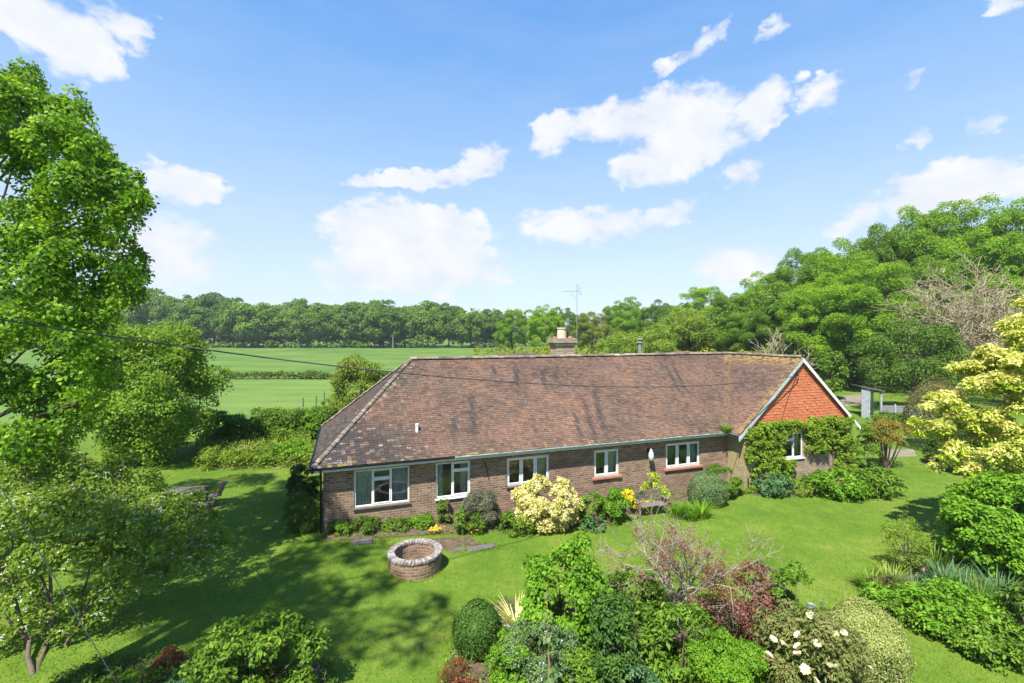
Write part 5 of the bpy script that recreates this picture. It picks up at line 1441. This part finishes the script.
# obelisk with a dark climber
q = G(612, 690); ob = empty('plant_obelisk', q); tag(ob, 'dark climber scrambling over a thin plant frame in the island bed', 'plant frame')
b = MB(); oh = 1.75
for i in range(4):
    a = math.pi / 4 + i * math.pi / 2; b.tube([(.42 * math.cos(a), .42 * math.sin(a), -.05), (.1 * math.cos(a), .1 * math.sin(a), oh)], .016, 6)
for z in (.5, 1.0, 1.4):
    r = .42 - .32 * z / oh; b.tube([(r * math.cos(i * math.pi / 4), r * math.sin(i * math.pi / 4), z) for i in range(9)], .009, 5)
b.build('frame', M['black'], ob)
hc = np.array([((.5 - .3 * z / oh) * math.cos(a), (.5 - .3 * z / oh) * math.sin(a), z, .2) for a, z in zip(rng.random(46) * 6.28, rng.random(46) * 1.75 + .05)])
C, N, T, ti = clump_leaves(hc, 24, 7, .12); leaves('foliage', C, N, T, .075, .045, M['dark'], ob, ti)
# tall thin stem in front
q = P(548, 700, 9.0); q.z = g(q.x, q.y); ts = empty('tall_stem', q); tag(ts, 'single tall reddish stem with a few grey-green leaves in front of the bright shrub', 'plant')
b = MB(); b.tube([(0, 0, -.05), (.02, 0, .9), (-.01, .02, 1.8), (-.03, .02, 2.5)], [.014, .012, .009, .004], 6); b.build('stem', M['fallow'] if False else M['terracotta'], ts)
hc = np.array([(0, 0, 2.2, .1), (0, .02, 1.75, .12), (-.04, 0, 1.35, .13), (.05, 0, .75, .16), (0, 0, .35, .2)])
C, N, T, ti = clump_leaves(hc, 6, 3, .1); leaves('foliage', C, N, T, .13, .09, M['grey'], ts, ti)
# bottom left corner of the garden
shrub('evergreen_shrub', 'dense dark and light green bush in the lower left of the lawn', 'shrub', (188, 326, 610, 730), 'mid', (.10, .05), 3.0, K=60, rough=.22, rcf=.22, depth=.7)
shrub('heather', 'dark reddish brown small bush in the shade left of the dense bush', 'shrub', (154, 180, 640, 676), 'brown', (.04, .015), 2.2, h=.42)
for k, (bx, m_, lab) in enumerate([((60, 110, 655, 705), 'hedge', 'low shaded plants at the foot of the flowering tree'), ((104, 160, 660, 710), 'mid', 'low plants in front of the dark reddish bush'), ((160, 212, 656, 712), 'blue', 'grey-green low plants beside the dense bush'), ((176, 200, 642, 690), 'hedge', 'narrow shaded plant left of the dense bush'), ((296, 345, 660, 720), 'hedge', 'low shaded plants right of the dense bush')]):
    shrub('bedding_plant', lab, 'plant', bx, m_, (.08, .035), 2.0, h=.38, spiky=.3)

def ground_cover(poly, n, leaf, mat, label, h=.14):
    """low mixed leaves that nobody could count, inside an outline in world xy"""
    P_ = np.array([(p.x, p.y) for p in poly]); lo, hi = P_.min(0), P_.max(0)
    c = lo + (hi - lo) * rng.random((n * 3, 2)); ins = np.zeros(len(c), bool)
    for i in range(len(P_)):
        a, b = P_[i], P_[i - 1]
        k = ((a[1] > c[:, 1]) != (b[1] > c[:, 1])) & (c[:, 0] < (b[0] - a[0]) * (c[:, 1] - a[1]) / (b[1] - a[1] + 1e-12) + a[0]); ins ^= k
    c = c[ins]
    # patchy: keep where a coarse random field is high
    f = np.sin(c[:, 0] * 5.1 + 2 * np.sin(c[:, 1] * 3.3)) + np.sin(c[:, 1] * 6.7 + 1.7 * np.sin(c[:, 0] * 4.1)); c = c[rng.random(len(c)) < .45 + .3 * f]
    m = len(c); z = gv(c[:, 0], c[:, 1]) + .03 + h * rng.random(m) ** 1.5
    C = np.column_stack([c, z]); L = leaf[0] * (.6 + .8 * rng.random(m))
    o = leaves('ground_cover', C, unit(rng.normal(size=C.shape) * .55 + np.array([0, 0, 1])), rdir(m) + np.array([0, 0, .5]), L, L * leaf[1] / leaf[0], M[mat]); tag(o, label, kind='stuff')


ground_cover(hp((0.2, .3), (0.2, -.5), (4, -.62), (8, -1.35), (11, -1.3), (14, -1.2), (UE + .3, -1.0), (UE + .3, .3)), 9000, (.07, .035), 'mid', 'low mixed leaves in the bed along the front wall')
ground_cover(hp((UE + .2, WV2), (UE + .2, WV2 - .7), (20.5, WV2 - 1.6), (24.5, WV2 - 2.1), (26, WV2 - 1.2), (26, WV2)), 5000, (.07, .035), 'mid', 'low mixed leaves in the bed before the gable')
ground_cover(PX((443, 683), (452, 630), (500, 600), (560, 602), (640, 600), (720, 602), (800, 617), (880, 642), (915, 683), (900, 760), (420, 760)), 16000, (.06, .03), 'mid', 'low mixed leaves between the shrubs of the island bed', .22)
ground_cover(PX((858, 585), (880, 560), (935, 545), (990, 530), (1060, 530), (1080, 690), (1000, 662), (930, 632), (880, 610)), 12000, (.08, .035), 'mid', 'low mixed leaves of the right-hand border', .2)
ground_cover(PX((195, 446), (310, 438), (314, 467), (250, 470), (200, 472)), 22000, (.13, .05), 'nettle', 'rough weeds in the verge behind the lawn', .7)
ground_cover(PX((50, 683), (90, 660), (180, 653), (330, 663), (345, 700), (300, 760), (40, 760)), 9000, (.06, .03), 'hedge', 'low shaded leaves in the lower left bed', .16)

# ------------------------------------------------------------------ things in the garden
# round brick well
q = G(415, 578); q.y += .62; q.x = X(415, q.y)
wl_ = empty('brick_well', q); q.z = g(q.x, q.y); wl_.location = q; tag(wl_, 'low round brick well on the lawn', 'well')
rw = 27 / F * q.y
b = MB(); n = 44
b.lathe([(rw * .96, -.3), (rw * .97, .44), (rw * .96, .455), (rw * .76, .455), (rw * .75, .2), (rw * .75, -.3)], (0, 0, 0), n, close=False)
for i, f in enumerate(b.f):
    u = b.uv[i]; b.uv[i] = [(a_ * 2 * math.pi * rw, z_) for a_, z_ in u]
o = b.build('brick_ring', M['brickW'] if 'brickW' in M else M['brickA'], wl_, uv=True, smooth=False)
b = MB()
nb = 46
for i in range(nb):
    a0 = 2 * math.pi * (i + .06) / nb; a1 = 2 * math.pi * (i + .94) / nb; h0 = .465 + random.uniform(0, .012); r0, r1 = rw * (.735 + random.uniform(-.01, .01)), rw * (1.0 + random.uniform(-.012, .012))
    pts = [(r * math.cos(a), r * math.sin(a), z) for z in (h0 - .01, h0 + .075) for r, a in ((r0, a0), (r1, a0), (r1, a1), (r0, a1))]
    b.add(pts, [(0, 3, 2, 1), (4, 5, 6, 7), (0, 1, 5, 4), (1, 2, 6, 5), (2, 3, 7, 6), (3, 0, 4, 7)])
b.build('coping', None, wl_, bevel=.012)
m, nt, bs = newmat('lichened coping brick'); geo = nt.nodes.new('ShaderNodeNewGeometry'); tc = nt.nodes.new('ShaderNodeTexCoord')
c = ramp(nt, geo.outputs['Random Per Island'], [(.14, .11, .10), (.21, .18, .155), (.3, .27, .25)])
c = mixc(nt, mnode(nt, 'MULTIPLY', mnode(nt, 'SUBTRACT', noise(nt, tc.outputs['Object'], 9, 6, .7), .5, clamp=True), 7, clamp=True), c, (.38, .37, .345))
nt.links.new(c, bs.inputs['Base Color']); bs.inputs['Roughness'].default_value = .9
[o for o in wl_.children if o.name.startswith('coping')][0].data.materials.append(m)
b = MB(); b.add([(rw * .749 * math.cos(i * .3), rw * .749 * math.sin(i * .3), .06) for i in range(21)], [tuple(range(21))]); b.build('earth_filling', M['soil'], wl_)

# stone slabs in the lawn
for k, (px, py, sx, sy, lab) in enumerate([(481, 548, .5, .17, 'large flat stone slab in the lawn right of the well'), (459, 550, .2, .1, 'small stone between the well and the large slab'), (362, 542, .34, .2, 'stone slab in the shade under the first window')]):
    q = G(px, py); b = MB(); b.box(-sx, sx, -sy, sy, -.05, .035); o = b.build('stone_slab', M['stone'], None, q, bevel=.015); o.rotation_euler = (0, 0, TH + random.uniform(-.15, .15)); tag(o, lab, 'slab', 'stone slabs in the lawn')
patch('bare_earth', PX((425, 538), (470, 536), (486, 545), (452, 553), (434, 548)), M['soil'], h=.012)


def slat_row(b, x0, x1, y0, y1, z, n, th=.02, gap=.012):
    w = (y1 - y0 - gap * (n - 1)) / n
    for i in range(n): b.box(x0, x1, y0 + i * (w + gap), y0 + i * (w + gap) + w, z, z + th)


# bench against the wall
q = G(651, 517); bq = Vector((q.x + .06, q.y + .25, 0)); bq.z = g(bq.x, bq.y)
be = empty('garden_bench', bq, TH - .05); tag(be, 'weathered wooden garden bench against the brick wall', 'bench')
b = MB(); slat_row(b, -.62, .62, -.24, .22, .42, 5); b.build('seat', M['teak'], be, bevel=.004)
b = MB(); b.box(-.62, .62, .235, .27, .82, .90); b.box(-.62, .62, .235, .27, .50, .55)
for i in range(15): x = -.58 + i * 1.16 / 14; b.box(x - .018, x + .018, .243, .262, .55, .82)
b.build('backrest', M['teak'], be)
for sx in (-1, 1):
    x = sx * .64
    for y0, hh in ((-.24, .62), (.23, .92)):
        b = MB(); b.box(x - .03, x + .03, y0 - .0, y0 + .05, -.05, hh); b.build('leg', M['teak'], be, bevel=.004)
    b = MB(); b.box(x - .04, x + .04, -.26, .226, .622, .65); b.build('armrest', M['teak'], be, bevel=.004)
# garden table, chair and stool in the shade of the oak
q = P(186, 500, 18.8); q.z = g(q.x, q.y)
gt2 = empty('garden_table', q, .18); tag(gt2, 'dark slatted wooden garden table on the shaded lawn', 'table')
b = MB(); slat_row(b, -.85, .75, -.42, .42, .70, 7, .025); b.build('tabletop', M['darkwood'], gt2, bevel=.004)
for sx in (-.7, .62):
    for sy in (-.34, .34):
        b = MB(); b.box(sx - .035, sx + .035, sy - .035, sy + .035, -.03, .70); b.build('leg', M['darkwood'], gt2)
b = MB(); b.box(-.7, .62, -.36, -.33, .6, .7); b.box(-.7, .62, .33, .36, .6, .7); b.build('apron', M['darkwood'], gt2)
q = P(214, 500, 18.95); q.z = g(q.x, q.y)
gch = empty('garden_chair', q, -.75); tag(gch, 'slatted folding wooden chair facing the garden table', 'chair')
b = MB(); slat_row(b, -.24, .24, -.24, .22, .43, 6, .02); b.build('seat', M['teak'], gch)
b = MB()
for i in range(6): x = -.19 + i * .076; b.bar((x, .2, .46), (x, .38, .94), .045, .014)
b.bar((-.25, .375, .93), (.25, .375, .93), .05, .022); b.build('backrest', M['teak'], gch)
for sx in (-.25, .25):
    b = MB(); b.bar((sx, -.26, 0), (sx, .39, .97), .03, .035); b.build('leg', M['teak'], gch)
    b = MB(); b.bar((sx * .9, .3, 0), (sx * .9, -.22, .45), .03, .035); b.build('leg', M['teak'], gch)
q = P(199, 512, 18.0); q.z = g(q.x, q.y)
st2 = empty('garden_stool', q, .2); tag(st2, 'low dark slatted seat in front of the garden table', 'stool')
b = MB(); slat_row(b, -.45, .4, -.2, .2, .42, 5); b.build('seat', M['darkwood'], st2)
for sx in (-.38, .33):
    for sy in (-.15, .15):
        b = MB(); b.bar((sx, sy, -.02), (sx, sy, .42), .04); b.build('leg', M['darkwood'], st2)

# shelter and slatted fence beyond the gable
q = Vector((X(866, 40), 40, 0)); q.z = g(q.x, q.y)
sh = empty('open_shelter', q, -.25); tag(sh, 'pale open-sided wooden shelter with a dark flat roof behind the gable', 'shelter')
b = MB(); b.box(-.34, .3, 0, .05, -.1, 2.5)
for i in range(4): b.box(-.33 + i * .16, -.33 + i * .16 + .145, -.025, -.002, -.05, 2.48)
b.build('side_panel', M['greypaint'], sh)
for x, y in ((1.15, .1), (1.15, 1.6)):
    b = MB(); b.box(x - .07, x + .07, y - .07, y + .07, -.1, 2.2); b.build('post', M['greypaint'], sh)
b = MB(); vs = [(-.45, -.15, 2.62), (1.35, -.15, 2.28), (1.35, 1.8, 2.28), (-.45, 1.8, 2.62)]; vs += [(x, y, z + .09) for x, y, z in vs]
b.add(vs, [(0, 3, 2, 1), (4, 5, 6, 7), (0, 1, 5, 4), (1, 2, 6, 5), (2, 3, 7, 6), (3, 0, 4, 7)])
for i in range(7): f = i / 6; b.bar((-.45 + 1.8 * f, -.16, 2.72 - .34 * f), (-.45 + 1.8 * f, 1.81, 2.72 - .34 * f), .04, .03)
b.build('roof', M['darkwood'], sh)
q = Vector((X(881, 39.5), 39.5, 0)); q.z = g(q.x, q.y)
sf = empty('slatted_fence', q, -.1); tag(sf, 'low grey slatted fence running from the shelter to the domed bush', 'fence')
b = MB()
for i in range(6): b.box(0, 3.3, 0, .03, .28 + i * .15, .28 + i * .15 + .11)
b.build('slat_panel', M['greywood'], sf)
for x in (.0, 1.1, 2.2, 3.2):
    b = MB(); b.box(x - .06, x + .06, -.06, -.003, -.1, 1.28); b.build('post', M['greypaint'], sf)
# fence posts and pole of the field
for k, (px, py, hgt) in enumerate([(303, 415, 1.5), (316, 411, 1.4), (324, 407, 1.5)]):
    q = G(px, py); b = MB(); b.tube([(0, 0, -.3), (.02, 0, hgt)], .06, 7); o = b.build('fence_post', M['teak'], None, q); tag(o, ['grey field fence post nearest the lawn hedge', 'grey field fence post between two others', 'grey field fence post nearest the hipped roof'][k], 'post', 'posts of the field fence')
q = Vector((X(393, 186), 186, 0)); q.z = g(q.x, q.y); tp = empty('telegraph_pole', q); tag(tp, 'pale telegraph pole at the far edge of the field', 'pole')
b = MB(); b.tube([(0, 0, -.5), (0, 0, 6.6)], [.2, .15], 8); b.build('pole', M['greywood'], tp)
b = MB(); b.bar((-.7, 0, 6.2), (.7, 0, 6.2), .12); b.build('crossarm', M['greywood'], tp)
b = MB(); e = Vector((X(120, 186), 186, 6.6)); b.tube(bez(q + Vector((0, 0, 6.3)), (q + e) / 2 + Vector((0, 0, 2.0)), e, 10), .018, 4); o = b.build('power_line', M['cable'], None); tag(o, 'thin far wire running along the foot of the wood to the telegraph pole', 'wire')
# pole outside the view, overhead cable to the gable and its guy wire
q = Vector((-9.95, 7.45, 0)); up_ = empty('utility_pole', q); tag(up_, 'utility pole just outside the left of the view that carries the cable', 'pole')
b = MB(); b.tube([(0, 0, -.5), (0, 0, 8.2)], [.15, .11], 10); b.build('pole', M['bark'], up_)
a = q + Vector((0, 0, 7.511)); e = H2W(21.75, WV2 - .19, 4.98); b = MB(); pts = [a.lerp(e, i / 40) - Vector((0, 0, 4 * .903 * (i / 40) * (1 - i / 40))) for i in range(41)]
b.tube(pts, .016, 6); o = b.build('overhead_cable', M['cable'], None, smooth=True); tag(o, 'sagging overhead cable running across the roof to the gable', 'cable')
a = q + Vector((.06, .07, 7.3)); e = Vector((-7.68, 9.2, -.1)); b = MB(); b.tube([a, e], .008, 6); o = b.build('guy_wire', M['lead'], None); tag(o, 'straight steel guy wire slanting down through the flowering tree', 'wire')
# small glazed pot by the peony
q = G(811, 612); b = MB(); b.lathe([(.08, 0), (.11, .16), (.12, .2), (.105, .2), (.09, .08)], (0, 0, 0), 18); o = b.build('plant_pot', plain('blue glaze', (.14, .2, .205), .4, .4), None, q, smooth=True); tag(o, 'small pale blue pot beside the tree peony', 'pot')

# ------------------------------------------------------------------ grass
def grass():
    n = 400000
    y = 3 + 27 * rng.random(n) ** 1.2; x = (rng.random(n) * 2 - 1) * np.clip(y * 1.2 + 1, 12, 28)
    u = (x - HX) * ct + (y - HY) * st_; v = -(x - HX) * st_ + (y - HY) * ct
    keep = ~((u > .3) & (u < UE + .3) & (v > .3) & (v < 7.6)) & ~((u > UE) & (u < 25.8) & (v > WV2 - .1) & (v < 9))
    x, y = x[keep], y[keep]; n = len(x); z = gv(x, y)
    h = .02 + .03 * rng.random(n); a = rng.random(n) * 6.283; w = .007 + .006 * rng.random(n)
    lx, ly = rng.normal(size=n) * .02, rng.normal(size=n) * .02
    V = np.empty((n, 3, 3))
    V[:, 0] = np.stack([x - np.cos(a) * w, y - np.sin(a) * w, z - .004], 1); V[:, 1] = np.stack([x + np.cos(a) * w, y + np.sin(a) * w, z - .004], 1)
    V[:, 2] = np.stack([x + lx, y + ly, z + h], 1)
    o = np_mesh('grass', V.reshape(-1, 3), np.arange(n * 3).reshape(n, 3), M['lawnblade'], None, {'tint': rng.random(n)}); tag(o, 'short mown lawn grass', kind='stuff')


M['lawnblade'] = leafmat('lawn blade', [(.07, .13, .012), (.094, .166, .015), (.126, .2, .022)], .35, nscale=.45, namt=.85)
grass()


def edge_grass():
    """longer unmown grass along the bed edges, the wall foot, the well and the slabs"""
    lines = [PX((440, 690), (450, 632), (498, 600), (560, 600), (640, 598), (720, 600), (800, 615)), PX((856, 588), (880, 612), (930, 634), (1000, 664), (1030, 674)), PX((856, 588), (878, 560), (935, 545)),
             hp((.2, -.45), (4, -.57), (8, -1.32), (11, -1.22), (14, -1.12), (UE + .3, -.92), (20.5, WV2 - 1.55), (24.5, WV2 - 2.05), (26, WV2 - 1.2)), PX((195, 470), (250, 470), (312, 468)), PX((50, 683), (90, 660), (180, 653), (330, 663), (345, 690))]
    wq = wl_.location; lines.append([wq + Vector((math.cos(i * .21) * rw * 1.04, math.sin(i * .21) * rw * 1.04, 0)) for i in range(31)])
    sq = G(481, 548); lines.append([sq + Vector((x, y, 0)) for x, y in ((-.6, -.2), (.55, -.1), (.55, .25), (-.6, .2), (-.6, -.2))])
    pts = []
    for ln in lines:
        for a, b in zip(ln[:-1], ln[1:]):
            L = (b - a).length
            for _ in range(int(L * 110)):
                p = a.lerp(b, random.random()); k = .035 if ln is lines[-1] or ln is lines[-2] else .11; pts.append((p.x + random.gauss(0, k), p.y + random.gauss(0, k)))
    p = np.array(pts); n = len(p); x, y = p[:, 0], p[:, 1]; z = gv(x, y); a = rng.random(n) * 6.283; w = .004 + .005 * rng.random(n); h = .06 + .12 * rng.random(n) ** 2
    V = np.empty((n, 3, 3)); V[:, 0] = np.stack([x - np.cos(a) * w, y - np.sin(a) * w, z - .01], 1); V[:, 1] = np.stack([x + np.cos(a) * w, y + np.sin(a) * w, z - .01], 1)
    V[:, 2] = np.stack([x + rng.normal(size=n) * .05, y + rng.normal(size=n) * .05, z + h], 1)
    tag(np_mesh('long_grass', V.reshape(-1, 3), np.arange(n * 3).reshape(n, 3), M['nettle'], None, {'tint': rng.random(n)}), 'longer unmown grass along the beds and the well', kind='stuff')


edge_grass()

# ------------------------------------------------------------------ the air
b = MB(); b.box(-4200, 4200, -750, 5200, -1.6, 40)
m = bpy.data.materials.new('summer haze'); m.use_nodes = True; nt = m.node_tree; nt.nodes.clear()
pv = nt.nodes.new('ShaderNodeVolumePrincipled'); pv.inputs['Color'].default_value = (.82, .9, 1, 1); pv.inputs['Density'].default_value = HAZE; pv.inputs['Anisotropy'].default_value = .2
ou = nt.nodes.new('ShaderNodeOutputMaterial'); nt.links.new(pv.outputs[0], ou.inputs['Volume'])
tag(b.build('haze', m), kind='stuff')
